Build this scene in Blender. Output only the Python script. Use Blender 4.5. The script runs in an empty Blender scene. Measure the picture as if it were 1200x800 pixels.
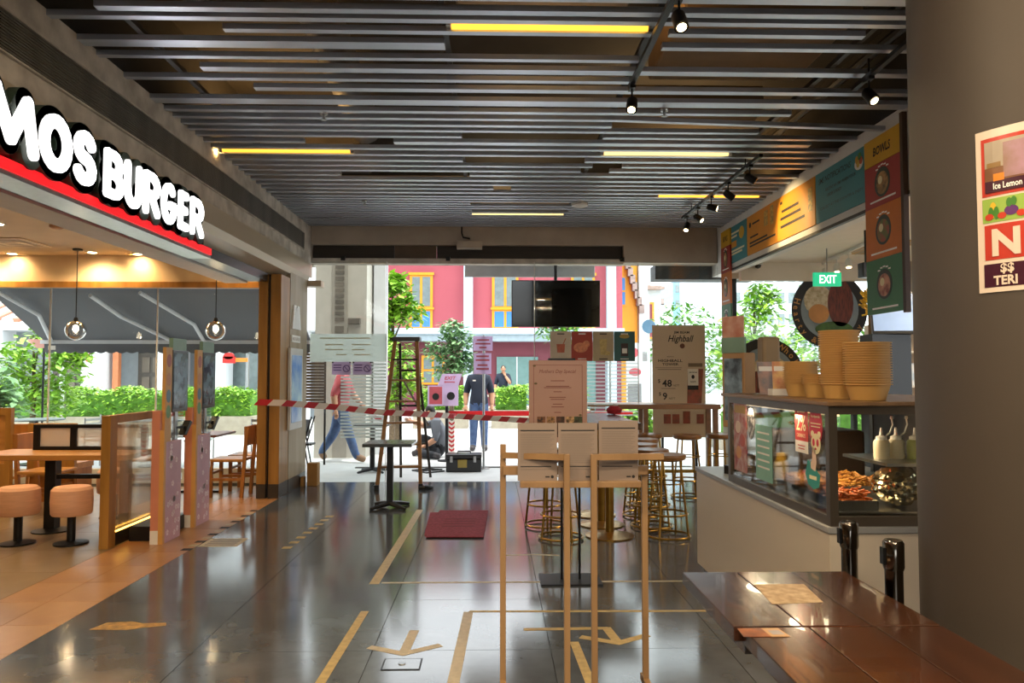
import bpy, bmesh, math, random
from mathutils import Vector, Matrix
random.seed(7)
R = math.radians
S = bpy.context.scene
C = S.collection

# ---------------------------------------------------------------- camera, sky, light, exposure
cam = bpy.data.cameras.new('camera'); cam_o = bpy.data.objects.new('camera', cam); C.objects.link(cam_o)
cam.sensor_width = 36.0; cam.sensor_fit = 'HORIZONTAL'; cam.lens = 870 / 1200 * 36.0
cam.clip_end = 300
pitch = math.atan(38 / 870); yaw = math.atan(22 / 870 * math.cos(pitch))
cam_o.location = (0, 0, 1.5)
cam_o.rotation_euler = (R(90) + pitch, 0, -yaw)
S.camera = cam_o

W = bpy.data.worlds.new('world'); S.world = W; W.use_nodes = True
bg = W.node_tree.nodes['Background']
bg.inputs[0].default_value = (0.90, 0.96, 1.0, 1); bg.inputs[1].default_value = 2.25

sun = bpy.data.lights.new('sun', 'SUN'); sun.energy = 2.5; sun.angle = R(3); sun.color = (1, .96, .9)
sun_o = bpy.data.objects.new('sun', sun); C.objects.link(sun_o)
sun_o.rotation_euler = (R(11), R(9), 0)

vs = S.view_settings
vs.view_transform = 'Standard'; vs.look = 'None'; vs.gamma = 1.0; vs.use_curve_mapping = False
vs.exposure = 0.82

# ---------------------------------------------------------------- materials
def lin(h):
    h = h.lstrip('#'); o = []
    for i in (0, 2, 4):
        c = int(h[i:i+2], 16) / 255
        o.append(c / 12.92 if c <= .04045 else ((c + .055) / 1.055) ** 2.4)
    return (*o, 1)
MATS = {}
def mat(name, col, rough=.5, metal=0., noise=.12, nscale=6., stretch=(1, 1, 1), bump=0., bscale=60.,
        emit=0., spec=.5, col2=None, detail=4., alpha=1., lo=.35, hi=.65, coat=0.):
    """procedural: base colour mottled by noise (two tones), optional fine relief"""
    if name in MATS: return MATS[name]
    m = bpy.data.materials.new(name); m.use_nodes = True
    nt = m.node_tree; n = nt.nodes; l = nt.links
    b = n['Principled BSDF']
    a = lin(col) if isinstance(col, str) else (*col, 1)
    if col2: c2 = lin(col2)
    else: c2 = tuple(min(1, x * (1 - noise)) for x in a[:3]) + (1,)
    tc = n.new('ShaderNodeTexCoord'); mp = n.new('ShaderNodeMapping'); mp.inputs['Scale'].default_value = stretch
    l.new(tc.outputs['Object'], mp.inputs['Vector'])
    nz = n.new('ShaderNodeTexNoise'); nz.inputs['Scale'].default_value = nscale; nz.inputs['Detail'].default_value = detail
    l.new(mp.outputs[0], nz.inputs['Vector'])
    rp = n.new('ShaderNodeValToRGB'); rp.color_ramp.elements[0].position = lo; rp.color_ramp.elements[1].position = hi
    rp.color_ramp.elements[0].color = c2; rp.color_ramp.elements[1].color = a
    l.new(nz.outputs['Fac'], rp.inputs[0]); l.new(rp.outputs[0], b.inputs['Base Color'])
    b.inputs['Roughness'].default_value = rough; b.inputs['Metallic'].default_value = metal
    b.inputs['Specular IOR Level'].default_value = spec; b.inputs['Alpha'].default_value = alpha
    b.inputs['Coat Weight'].default_value = coat
    if emit:
        l.new(rp.outputs[0], b.inputs['Emission Color']); b.inputs['Emission Strength'].default_value = emit
    if bump:
        n2 = n.new('ShaderNodeTexNoise'); n2.inputs['Scale'].default_value = bscale; n2.inputs['Detail'].default_value = 3
        l.new(mp.outputs[0], n2.inputs['Vector'])
        bp = n.new('ShaderNodeBump'); bp.inputs['Strength'].default_value = bump; bp.inputs['Distance'].default_value = .01
        l.new(n2.outputs['Fac'], bp.inputs['Height']); l.new(bp.outputs[0], b.inputs['Normal'])
    MATS[name] = m
    return m

def glassmat(name, tint=(1, 1, 1), refl=.5, haze=0., hazecol=(1, 1, 1)):
    """thin clear pane: see-through with fresnel reflection; haze = printed / frosted share"""
    if name in MATS: return MATS[name]
    m = bpy.data.materials.new(name); m.use_nodes = True
    nt = m.node_tree; n = nt.nodes; l = nt.links; n.clear()
    out = n.new('ShaderNodeOutputMaterial'); t = n.new('ShaderNodeBsdfTransparent'); t.inputs[0].default_value = (*tint, 1)
    g = n.new('ShaderNodeBsdfGlossy'); g.inputs['Roughness'].default_value = .02
    fr = n.new('ShaderNodeFresnel'); fr.inputs[0].default_value = 1.45
    mu = n.new('ShaderNodeMath'); mu.operation = 'MULTIPLY'; mu.inputs[1].default_value = refl
    l.new(fr.outputs[0], mu.inputs[0])
    mx = n.new('ShaderNodeMixShader'); l.new(mu.outputs[0], mx.inputs[0]); l.new(t.outputs[0], mx.inputs[1]); l.new(g.outputs[0], mx.inputs[2])
    last = mx
    if haze:
        d = n.new('ShaderNodeBsdfDiffuse'); d.inputs[0].default_value = (*hazecol, 1)
        tl = n.new('ShaderNodeBsdfTranslucent'); tl.inputs[0].default_value = (*hazecol, 1)
        m1 = n.new('ShaderNodeMixShader'); m1.inputs[0].default_value = .5; l.new(d.outputs[0], m1.inputs[1]); l.new(tl.outputs[0], m1.inputs[2])
        m2 = n.new('ShaderNodeMixShader'); m2.inputs[0].default_value = haze; l.new(mx.outputs[0], m2.inputs[1]); l.new(m1.outputs[0], m2.inputs[2])
        last = m2
    l.new(last.outputs[0], out.inputs[0])
    MATS[name] = m
    return m

def wood(name, col, dark, rough=.4, grain='x', coat=0., scale=9.):
    st = {'x': (.12, 1, 1), 'y': (1, .12, 1), 'z': (1, 1, .12)}[grain]
    return mat(name, col, rough, col2=dark, nscale=scale, stretch=st, detail=6, bump=.08, bscale=scale * 5, coat=coat, lo=.3, hi=.7)

# ---------------------------------------------------------------- mesh helpers
FACE = {'-Y': Matrix(((1, 0, 0), (0, 0, -1), (0, 1, 0))), '+Y': Matrix(((-1, 0, 0), (0, 0, 1), (0, 1, 0))),
        '+X': Matrix(((0, 0, 1), (1, 0, 0), (0, 1, 0))), '-X': Matrix(((0, 0, -1), (-1, 0, 0), (0, 1, 0))),
        '+Z': Matrix(((1, 0, 0), (0, 1, 0), (0, 0, 1)))}
TEXTS = {}
def text_geo(s, bold=0., res=2, shear=0., extrude=0.):
    k = (s, bold, res, shear, extrude)
    if k not in TEXTS:
        cu = bpy.data.curves.new('t', 'FONT'); cu.body = s; cu.size = 1; cu.offset = bold; cu.resolution_u = res
        cu.shear = shear; cu.extrude = extrude
        o = bpy.data.objects.new('t', cu); C.objects.link(o)
        dg = bpy.context.evaluated_depsgraph_get(); dg.update()
        me = o.evaluated_get(dg).to_mesh()
        vs_ = [v.co.copy() for v in me.vertices]; fs = [tuple(p.vertices) for p in me.polygons]
        o.evaluated_get(dg).to_mesh_clear(); bpy.data.objects.remove(o); bpy.data.curves.remove(cu)
        TEXTS[k] = (vs_, fs)
    return TEXTS[k]

class MB:
    def __init__(s): s.v = []; s.f = []; s.mi = []
    def add(s, vs_, fs, mi=0, M=None):
        b = len(s.v)
        s.v += [tuple(M @ Vector(v)) if M else tuple(v) for v in vs_]
        s.f += [tuple(b + i for i in f) for f in fs]; s.mi += [mi] * len(fs)
        return s
    def box(s, x0, y0, z0, x1, y1, z1, mi=0, M=None):
        v = [(x, y, z) for z in (z0, z1) for y in (y0, y1) for x in (x0, x1)]
        return s.add(v, [(0, 2, 3, 1), (4, 5, 7, 6), (0, 1, 5, 4), (2, 6, 7, 3), (0, 4, 6, 2), (1, 3, 7, 5)], mi, M)
    def bar(s, p0, p1, w, h, mi=0):
        """box beam between two points, w sideways, h upwards"""
        a = Vector(p0); b = Vector(p1); d = (b - a); L = d.length; d.normalize()
        up = Vector((0, 0, 1)) if abs(d.z) < .95 else Vector((0, 1, 0))
        r = d.cross(up).normalized(); u = r.cross(d)
        M = Matrix((( r.x, d.x, u.x, a.x), (r.y, d.y, u.y, a.y), (r.z, d.z, u.z, a.z), (0, 0, 0, 1)))
        return s.box(-w/2, 0, -h/2, w/2, L, h/2, mi, M)
    def tube(s, pts, r, n=8, mi=0, closed=False, cap=True):
        pts = [Vector(p) for p in pts]; N = len(pts); rs = r if isinstance(r, (list, tuple)) else [r] * N
        vs_ = []; fs = []
        prev = None
        for i, p in enumerate(pts):
            if closed: d = pts[(i+1) % N] - pts[i-1]
            elif i == 0: d = pts[1] - p
            elif i == N-1: d = p - pts[i-1]
            else: d = pts[i+1] - pts[i-1]
            d.normalize()
            if prev is None:
                up = Vector((0, 0, 1)) if abs(d.z) < .9 else Vector((1, 0, 0))
                a = d.cross(up).normalized()
            else:
                a = (prev - d * prev.dot(d)).normalized()
            prev = a; b = d.cross(a)
            for k in range(n):
                t = 2 * math.pi * k / n
                vs_.append(p + (a * math.cos(t) + b * math.sin(t)) * rs[i])
        for i in range(N if closed else N - 1):
            j = (i + 1) % N
            for k in range(n):
                k2 = (k + 1) % n
                fs.append((i*n+k, i*n+k2, j*n+k2, j*n+k))
        if cap and not closed:
            fs.append(tuple(range(n-1, -1, -1))); fs.append(tuple((N-1)*n+k for k in range(n)))
        return s.add(vs_, fs, mi)
    def cyl(s, p0, p1, r, r1=None, n=14, mi=0): return s.tube([p0, p1], [r, r if r1 is None else r1], n, mi)
    def lathe(s, prof, n=24, c=(0, 0, 0), mi=0):
        vs_ = []; fs = []
        for (r, z) in prof:
            for k in range(n):
                t = 2*math.pi*k/n; vs_.append((c[0]+r*math.cos(t), c[1]+r*math.sin(t), c[2]+z))
        for i in range(len(prof)-1):
            for k in range(n):
                k2 = (k+1) % n; fs.append((i*n+k, i*n+k2, (i+1)*n+k2, (i+1)*n+k))
        if prof[0][0] > 1e-4: fs.append(tuple(range(n-1, -1, -1)))
        if prof[-1][0] > 1e-4: fs.append(tuple((len(prof)-1)*n+k for k in range(n)))
        return s.add(vs_, fs, mi)
    def ring(s, c, r, t, n=24, m=6, mi=0):
        return s.tube([(c[0]+r*math.cos(2*math.pi*k/n), c[1]+r*math.sin(2*math.pi*k/n), c[2]) for k in range(n)], t, m, mi, closed=True)
    def prism(s, poly, t, face='-Y', loc=(0, 0, 0), mi=0):
        """outline in the face's own right/up axes, thickness t towards the viewer"""
        M = FACE[face].to_4x4(); M.translation = Vector(loc)
        n = len(poly); v = [(x, y, 0) for x, y in poly] + [(x, y, t) for x, y in poly]
        f = [tuple(range(n-1, -1, -1)), tuple(range(n, 2*n))] + [(i, (i+1) % n, n+(i+1) % n, n+i) for i in range(n)]
        return s.add(v, f, mi, M)
    def rect(s, x0, y0, x1, y1, t, face, loc, mi=0):
        return s.prism([(x0, y0), (x1, y0), (x1, y1), (x0, y1)], t, face, loc, mi)
    def disc(s, cx, cy, rx, ry, t, face, loc, n=20, mi=0):
        return s.prism([(cx+rx*math.cos(2*math.pi*k/n), cy+ry*math.sin(2*math.pi*k/n)) for k in range(n)], t, face, loc, mi)
    def text(s, st, face, loc, h=None, w=None, box=None, bold=0., align='c', mi=0, shear=0., t=0., res=2):
        """lettering; cap height h (or width w); align on loc; box=(w,h) stretches to fit"""
        vs_, fs = text_geo(st, bold, res, shear, .02 if t else 0)
        if not vs_: return s
        xs = [v.x for v in vs_]; ys = [v.y for v in vs_]; x0, x1, y0, y1 = min(xs), max(xs), min(ys), max(ys)
        if box: sx = box[0]/(x1-x0); sy = box[1]/(y1-y0)
        elif h: sx = sy = h/(y1-y0)
        else: sx = sy = w/(x1-x0)
        ax = {'c': (x0+x1)/2, 'l': x0, 'r': x1}[align]; ay = (y0+y1)/2
        M = FACE[face].to_4x4(); M.translation = Vector(loc)
        return s.add([((v.x-ax)*sx, (v.y-ay)*sy, (v.z/.02+1)/2*t if t else 0) for v in vs_], fs, mi, M)
    def build(s, name, m, parent=None, smooth=False, bevel=0., loc=None, kind=None, label=None, fix=False):
        me = bpy.data.meshes.new(name); me.from_pydata(s.v, [], s.f)
        for x in (m if isinstance(m, list) else [m]): me.materials.append(x)
        if isinstance(m, list): me.polygons.foreach_set('material_index', s.mi)
        if fix:
            bm = bmesh.new(); bm.from_mesh(me); bmesh.ops.recalc_face_normals(bm, faces=bm.faces); bm.to_mesh(me); bm.free()
        if smooth:
            me.polygons.foreach_set('use_smooth', [True]*len(me.polygons))
            try: me.set_sharp_from_angle(angle=R(40))
            except Exception: pass
        o = bpy.data.objects.new(name, me); C.objects.link(o); o.parent = parent
        if loc: o.location = loc
        if bevel:
            b = o.modifiers.new('bevel', 'BEVEL'); b.width = bevel; b.segments = 2; b.limit_method = 'ANGLE'
        if kind or name in ('print_line', 'lettering', 'faded_band', 'floor_dash'): o['kind'] = kind or 'stuff'
        if label: o['label'] = label
        return o

def tag(o, label, cat, group=None, kind=None):
    o['label'] = label; o['category'] = cat
    if group: o['group'] = group
    if kind: o['kind'] = kind
    return o
def thing(name, label, cat, loc=(0, 0, 0), rz=0., group=None):
    o = bpy.data.objects.new(name, None); o.empty_display_size = .1; C.objects.link(o)
    o.location = loc; o.rotation_euler = (0, 0, R(rz))
    return tag(o, label, cat, group)
def struct(o, label, cat): return tag(o, label, cat, kind='structure')
KIDS = {}
def dup(root, loc, rz=0., label=None, group=None):
    def cp(o, par):
        c = o.copy(); C.objects.link(c); c.parent = par
        for ch in o.children: cp(ch, c)
        return c
    r = cp(root, None); r.location = loc; r.rotation_euler = (0, 0, R(rz))
    if label: r['label'] = label
    if group: r['group'] = group
    return r
def lamp(kind, name, loc, energy, col, parent=None, size=.1, rot=(0, 0, 0), spot=60, blend=.5):
    d = bpy.data.lights.new(name, kind); d.energy = energy; d.color = col
    if kind == 'AREA': d.shape = 'DISK'; d.size = size
    elif kind == 'SPOT': d.spot_size = R(spot); d.spot_blend = blend; d.shadow_soft_size = size
    else: d.shadow_soft_size = size
    o = bpy.data.objects.new(name, d); C.objects.link(o); o.location = loc; o.rotation_euler = rot; o.parent = parent
    return o

# shared materials
M_white = mat('white_paint', '#d9d6d0', .6, noise=.06)
M_black = mat('black_metal', '#17171a', .4, metal=.3, noise=.2)
M_blackpl = mat('black_plastic', '#0e0f11', .3, noise=.2)
M_beige = mat('beige_plaster', '#b3a594', .75, noise=.14, nscale=3, bump=.05)
M_conc = mat('dirty_concrete', '#c6bcae', .8, col2='#a0968a', nscale=5, bump=.15, detail=8)
M_steel = mat('brushed_steel', '#a9a9a8', .28, metal=1, noise=.15, nscale=30, stretch=(1, 1, .05))
M_chrome = mat('dark_chrome', '#7a736a', .12, metal=1, noise=.1)
M_slat = mat('slat_aluminium', '#c6ccd6', .36, metal=.8, noise=.15, nscale=4, stretch=(.3, 3, 3))
M_orange = wood('orange_oak', '#aa7a38', '#8a5f24', .4, 'z')
M_oakx = wood('oak_top', '#c08a4a', '#9c6a31', .35, 'x')
M_oak = wood('oak_frame', '#b5793a', '#8a5523', .4, 'z')
M_glass = glassmat('clear_glass', (.96, .985, .975), .6)
M_ink = mat('black_ink', '#1c1a1a', .6, noise=.05)
M_paper = mat('white_paper', '#e6e0d6', .6, noise=.05)
M_whitetxt = mat('white_print', '#f3efe8', .5, noise=.03)
M_leaf = mat('leaf_green', '#7fae3a', .5, col2='#3f7f22', nscale=2.2, lo=.3, hi=.7)
M_leaf2 = mat('leaf_yellow_green', '#a8cf45', .5, col2='#5f9a26', nscale=2.2, lo=.3, hi=.7)
M_leaf3 = mat('leaf_blue_green', '#8fb47e', .5, col2='#4d7f50', nscale=2.2, lo=.3, hi=.7)
M_bark = mat('bark', '#6b5a45', .9, noise=.4, nscale=20, bump=.4)
# ================================================================ THE SETTING
YF = 10.45                      # plane of the glass front
# ---- floor: grout bed with polished dark stone tiles, orange border tiles, beige shop tiles
M_stone = mat('polished_dark_stone', '#5e6369', .13, col2='#404347', nscale=3.2, detail=9, bump=.012, bscale=14, spec=.75, lo=.25, hi=.75)
M_grout = mat('grout', '#2c2a28', .8)
M_otile = mat('orange_stone_tile', '#b98a5d', .3, col2='#9a6a42', nscale=2.5, detail=7, lo=.25, hi=.75)
M_btile = mat('beige_floor_tile', '#8f7a5f', .3, col2='#77634a', nscale=3, detail=7, lo=.25, hi=.75)
fl = MB().box(-9, -9, -.12, 9, YF, -.012).build('floor', M_grout)
struct(fl, 'polished dark grey stone tile floor of the walkway', 'floor')
def tile_mesh(w, d, m, h=.012):
    mb = MB().box(0, 0, -h, w, d, 0); o = mb.build('floor_tile', m); me = o.data; bpy.data.objects.remove(o); return me
def lay(me, x, y, par=fl):
    o = bpy.data.objects.new('floor_tile', me); C.objects.link(o); o.location = (x, y, 0); o.parent = par
g = .004
TW, TD = .967, .905
tm = tile_mesh(TW-g, TD-g, M_stone)
for i in range(6):
    for j in range(12): lay(tm, -2.585 + i*TW, YF - (j+1)*TD)
tmR = tile_mesh(1.3-g, TD-g, mat('kiosk_bounce_tile', '#b5a68f', .35, noise=.1))  # out of sight behind the counter, pale so they bounce light upwards
for i in range(4):
    for j in range(12): lay(tmR, 3.217 + i*1.3, YF - (j+1)*TD)
bo = tile_mesh(.345-g, .46-g, M_otile)
for i in range(2):
    for j in range(17): lay(bo, -2.585 - (i+1)*.345, YF - .35 - (j+1)*.46)
be = tile_mesh(.72-g, .72-g, M_btile)
for i in range(6):
    for j in range(10): lay(be, -3.275 - (i+1)*.72, YF - .35 - (j+1)*.72)
# recessed service hatch in the floor
h = thing('floor_hatch', 'small square service hatch plate in the stone floor below an arrow mark', 'hatch', (-.47, 3.92, 0))
MB().box(-.1, -.075, .0, .1, .075, .003).build('rim', M_black, h)
MB().box(-.092, -.067, .003, .092, .067, .004).build('plate', M_stone, h)
MB().lathe([(.02, .004), (.018, .008), (0, .008)], 12).build('lift_ring', M_steel, h, True)

# ---- left front: plastered beam above the burger shop opening
XL = -2.6
M_panel = mat('beige_metal_panel', '#b8a78d', .35, metal=.25, noise=.08, nscale=1.2)
wl = MB().box(-3.0, -9, 3.06, XL, 10.9, 3.62).build('wall_left', M_conc)
struct(wl, 'stained plaster beam above the burger shop front', 'wall')
MB().box(-3.0, -9, 2.86, XL+.03, 10.55, 3.045).build('fascia_panel', M_panel, wl)
mb = MB()
for a, b in ((-9, 10.4),):
    prof = [(XL+.03, 2.86), (XL+.01, 2.78), (-2.75, 2.72), (-3.0, 2.72), (-3.0, 2.86)]
    mb.add([(x, a, z) for x, z in prof] + [(x, b, z) for x, z in prof],
           [(0, 1, 2, 3, 4), (9, 8, 7, 6, 5)] + [(i, 5+i, 5+(i+1) % 5, (i+1) % 5) for i in range(5)])
mb.build('fascia_lip', M_panel, wl, fix=True)
MB().box(-2.98, -9, 2.62, -2.74, 9.05, 2.72).build('shutter_track', M_blackpl, wl)
MB().box(-3.25, -9, 2.60, -2.98, 9.05, 3.06).build('soffit_edge', M_white, wl)
# air grille let into the beam
gr = thing('air_grille', 'long dark louvred air grille along the stained plaster beam', 'vent', (XL, 0, 0))
MB().box(0, -2, 3.20, .012, 10.15, 3.43).build('backing', M_black, gr)
mb = MB().box(.0, -2, 3.425, .022, 10.15, 3.435).box(0, -2, 3.195, .022, 10.15, 3.205).box(0, 10.14, 3.195, .022, 10.155, 3.435)
mb.build('frame', M_conc, gr)
M_louv = mat('louvre_grey', '#6d655b', .6, noise=.35, nscale=5)
lm = MB().box(.008, -2, 0, .022, 10.14, .0085).build('louvre', M_louv, gr); lm.location.z = 3.2115
for k in range(1, 13):
    c = lm.copy(); C.objects.link(c); c.location.z = 3.2115 + k*.0166

# ---- end wall of the burger shop: orange oak post, black gap, pale panel wall
wp = thing('trim_1', 'orange oak end posts of the burger shop front with black base', 'post', (0, 0, 0)); wp['kind'] = 'structure'
MB().box(-2.86, 9.1, .17, -2.75, 9.5, 2.72).build('post', M_orange, wp, bevel=.003)
MB().box(-2.75, 9.16, .0, -2.715, 9.5, 2.72).build('gap', M_blackpl, wp)
MB().box(-2.715, 9.1, .17, -2.59, 9.5, 2.72).build('post', M_orange, wp, bevel=.003)
M_base = mat('dark_base', '#3a332c', .35, noise=.15)
MB().box(-2.86, 9.1, 0, -2.75, 9.5, .17).build('base', M_base, wp)
MB().box(-2.715, 9.1, 0, -2.59, 9.5, .17).build('base', M_base, wp)
M_pale = wood('pale_ash_panel', '#a8947a', '#94805f', .5, 'z', scale=7)
ws = MB().box(-2.86, 9.5, .17, -2.585, 10.36, 2.8).build('wall_side', M_pale)
struct(ws, 'pale wood panelled end wall beside the glass door', 'wall')
MB().box(-2.86, 9.5, 0, -2.585, 10.36, .17).build('base', M_base, ws)
MB().box(-2.95, 10.36, 2.72, -2.4, 10.56, 2.80).build('canopy_ledge', M_panel, ws)
# ---- burger shop ceiling and bulkhead
M_warmc = mat('warm_ceiling', '#d9c3a0', .8, noise=.05)
cl = MB().box(-9, -9, 3.1, -3.25, YF, 3.2).build('ceiling_left', M_warmc)
struct(cl, 'cream ceiling inside the burger shop', 'ceiling')
bk = MB().box(-9, 10.1, 2.74, -2.9, 10.2, 3.1).build('wall_bulkhead', M_warmc)
struct(bk, 'cream bulkhead above the burger shop window', 'wall')
MB().box(-9, 10.07, 2.66, -2.9, 10.2, 2.74).build('oak_rail', M_orange, bk)
wfar = MB().box(-9.1, -9, 0, -9, YF, 3.2).build('wall_far_left', M_warmc)
struct(wfar, 'cream far wall of the burger shop', 'wall')
# ---- window of the burger shop
def pane(name, x0, x1, z0, z1, y, par, m=M_glass):
    return MB().box(x0, y-.006, z0, x1, y+.006, z1).build(name, m, par)
w1 = thing('window_1', 'tall clear glass front behind the burger shop tables', 'window', (0, 0, 0)); w1['kind'] = 'structure'
edges = [-9, -7.6, -6.15, -4.68, -2.9]
for a, b in zip(edges, edges[1:]): pane('pane', a+.006, b-.006, .2, 2.7, YF, w1)
for a in edges[1:-1]: MB().box(a-.008, YF-.012, .2, a+.008, YF+.012, 2.7).build('joint', M_white, w1)
MB().box(-9, YF-.06, 0, -2.86, YF+.06, .2).build('sill', M_white, w1)
MB().box(-9, YF-.05, 2.7, -2.86, YF+.05, 3.2).build('header', M_beige, w1)

# ---- walkway ceiling: dark void above open metal slats
M_void = mat('dark_void', '#2b2622', .9, noise=.4, nscale=2)
ce = MB().box(-3.0, -9, 4.35, 3.4, 10.6, 4.45).build('ceiling', M_void)
struct(ce, 'open ceiling of grey metal slats below a dark service void', 'ceiling')
ZS = 3.585
def slat(x0, x1, y, w, droop=0.):
    o = MB().box(0, -w/2, 0, x1-x0, w/2, .035).build('slat', M_slat, ce, loc=(x0, y, ZS)); o.rotation_euler.y = droop
    return o
E0, E1 = -2.6, 3.24
rows = [(4.21, .055, [(-2.27, E1)]), (4.32, .05, [(E0, E1)]), (4.47, .05, [(-1.64, .97), (1.08, 2.3)]), (4.66, .10, [(E0, -.31), ]),
        (4.66, .05, [(1.08, 2.9)]), (4.86, .045, [(E0, .97)]), (5.05, .075, [(-2.0, E1)]), (5.22, .05, [(E0, .97)]),
        (5.40, .065, [(-1.75, E1)]), (5.65, .11, [(E0, E1)]), (5.86, .055, [(E0, 2.4)]), (6.18, .055, [(E0, 1.0)]), (6.02, .05, [(E0, 1.0)]),
        (6.32, .05, [(E0, 2.3)]), (6.48, .05, [(E0, -.28), (.97, E1)]), (6.66, .085, [(-.9, 2.9)]), (6.66, .05, [(E0, -1.7)]), (6.84, .055, [(E0, E1)]),
        (7.03, .05, [(E0, E1)]), (7.22, .06, [(E0, -.3), (.9, E1)]), (7.40, .05, [(E0, 1.0), (1.3, E1)]), (7.58, .06, [(E0, .9), (1.2, 2.6)]),
        (7.76, .06, [(-.25, E1), (E0, -1.6)]), (7.96, .07, [(E0, E1)]), (8.14, .05, [(E0, E1)]), (8.32, .05, [(E0, .0), (.2, E1)]), (8.50, .06, [(E0, E1)])]
y = 8.68
k = 0
while y < 10.55:
    rows.append((y, .055 if k % 2 else .045, [(E0, -.28), (.96, E1)] if k in (6, 3) else [(E0, E1)])); y += .125; k += 1
y = 4.03
while y > -3:
    rows.append((y, .06 if k % 3 else .09, [(E0, E1)])); y -= .17; k += 1
for yy, w, segs in rows:
    for a, b in segs: slat(a, b, yy, w)
slat(1.0, 3.25, 6.02, .05, .028)                       # the slat that hangs down at one end
M_rail = mat('carrier_rail', '#4a4846', .5, metal=.6, noise=.2)
for x in (-2.2, -.3, .97, 2.35): MB().box(x-.018, -3, ZS+.037, x+.018, 10.5, ZS+.07).build('carrier_rail', M_rail, ce)
M_duct = mat('duct_board', '#8a6f4e', .7, noise=.25, nscale=3)
M_duct2 = mat('duct_metal', '#5c5650', .5, metal=.5, noise=.3, nscale=4)
# things in the void
d = tag(MB().box(1.2, 4.55, 3.78, 2.35, 5.65, 4.1).build('air_duct', M_duct, bevel=.02), 'pale cardboard coloured air duct box above the slats by the spotlight rail', 'duct')
d = tag(MB().box(-.25, 4.5, 3.95, .9, 4.9, 4.2).build('air_duct', M_duct2, bevel=.02), 'grey metal duct box above the slat gap with the long tube light', 'duct')
d = tag(MB().box(1.1, 6.15, 3.72, 2.3, 6.45, 3.95).build('air_duct', M_duct, bevel=.02), 'pale duct box above the hanging slat', 'duct')
d = tag(MB().tube([(-2.4, 4.4, 4.0), (-1.2, 4.9, 4.0), (-1.3, 7.5, 4.0)], .16, 14).build('flexible_duct', M_duct2, smooth=True), 'round grey flexible duct above the slats near the plaster beam', 'duct')
d = tag(MB().box(-2.55, 7.75, 3.8, -1.4, 8.5, 4.1).build('air_duct', M_duct2, bevel=.02), 'grey metal duct box above the slats behind the tube by the plaster beam', 'duct')
d = tag(MB().tube([(2.9, -1, 3.95), (2.9, 10, 3.95)], .035, 8).build('sprinkler_pipe', M_rail, smooth=True), 'long sprinkler pipe running through the dark ceiling void', 'pipe')
# sides of the void
for a, b, n_, lb in ((-3.0, -2.6, 'wall_void_left', 'dark wall of the ceiling void above the plaster beam'), (3.24, 3.4, 'wall_void_right', 'dark wall of the ceiling void above the menu boards')):
    struct(MB().box(a, -9, 3.62, b, 10.6, 4.35).build(n_, M_void), lb, 'wall')

# ---- beam over the glass front
wb = MB().box(-2.6, 10.6, 3.35, 3.24, 10.9, 4.45).build('wall_back', M_beige)
struct(wb, 'beige plaster beam above the glass front', 'wall')
MB().box(1.88, 10.6, 3.1, 3.24, 10.9, 3.35).build('beam_infill', M_beige, wb)
M_shut = mat('shutter_dark', '#33291f', .6, noise=.4, nscale=2.5, stretch=(1, 1, 6))
M_shut2 = mat('shutter_brown', '#5d4a38', .6, noise=.2)
for x0, x1, m_ in ((-2.6, -1.43, M_shut), (-1.43, -.82, M_shut2), (-.82, 1.88, M_shut)):
    MB().box(x0+.004, 10.7, 3.16, x1-.004, 10.78, 3.35).build('shutter_panel', m_, wb)
MB().box(-2.6, 10.62, 3.08, 1.88, 10.8, 3.155).build('shutter_rail', M_conc, wb)
for x in (-2.15, -.65, 1.86): MB().box(x-.03, 10.6, 3.12, x+.03, 10.66, 3.18).build('bracket', M_black, wb)
# outlet box and loose cable on the beam
jb = tag(MB().box(-.52, 10.45, 3.28, -.16, 10.6, 3.38).build('junction_box', M_beige, bevel=.004), 'cream junction box hanging on the beam over the doorway', 'box')
cb = tag(MB().tube([(-.45, 10.52, 3.6), (-.45, 10.5, 3.5), (-.43, 10.5, 3.44), (-.33, 10.5, 3.42)], .012, 6).build('cable', M_blackpl, smooth=True), 'short black cable hanging on the beam above the junction box', 'cable')

# ---- glass front of the walkway: frosted fixed pane, open doorway, clear panes with films
w2 = thing('window_2', 'frameless fixed glass pane with frosted band beside the doorway', 'window', (0, 0, 0)); w2['kind'] = 'structure'
pane('pane', -2.56, -1.5, .0, 3.08, YF, w2)
M_frost = glassmat('frosted_film', (.9, .95, .93), .4, .68, (.85, .9, .87))
MB().box(-2.56, YF-.012, 1.67, -1.5, YF-.008, 2.06).build('frosted_band', M_frost, w2)
M_frost2 = glassmat('stripe_film', (.9, .95, .93), .3, .75, (.78, .82, .8))
mb = MB(); z = 1.65
while z > .62:
    mb.box(-2.13, YF-.011, z-.028, -1.5, YF-.008, z); z -= .046
mb.build('stripe_film', M_frost2, w2, kind='stuff')
M_goldtxt = mat('faint_gold_print', '#cfc8a8', .5, noise=.05)
mb = MB()
for k, (xa, xb, zz) in enumerate(((-2.42, -1.72, 2.0), (-2.35, -2.1, 1.91), (-1.98, -1.72, 1.91), (-2.35, -2.1, 1.84), (-1.98, -1.8, 1.84), (-2.2, -2.05, 1.77), (-1.95, -1.72, 1.77))):
    mb.box(xa, YF-.015, zz-.008, xb, YF-.013, zz+.008)
mb.build('printed_line', M_goldtxt, w2, kind='stuff')
MB().box(-1.503, YF-.012, 0, -1.495, YF+.012, 3.08).build('glass_edge', M_white, w2)
w3 = thing('window_3', 'frameless clear glass panes behind the bar tables', 'window', (0, 0, 0)); w3['kind'] = 'structure'
for a, b in ((.58, 2.05), (2.05, 3.2)): pane('pane', a+.004, b-.004, 0, 3.08, YF, w3)
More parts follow.
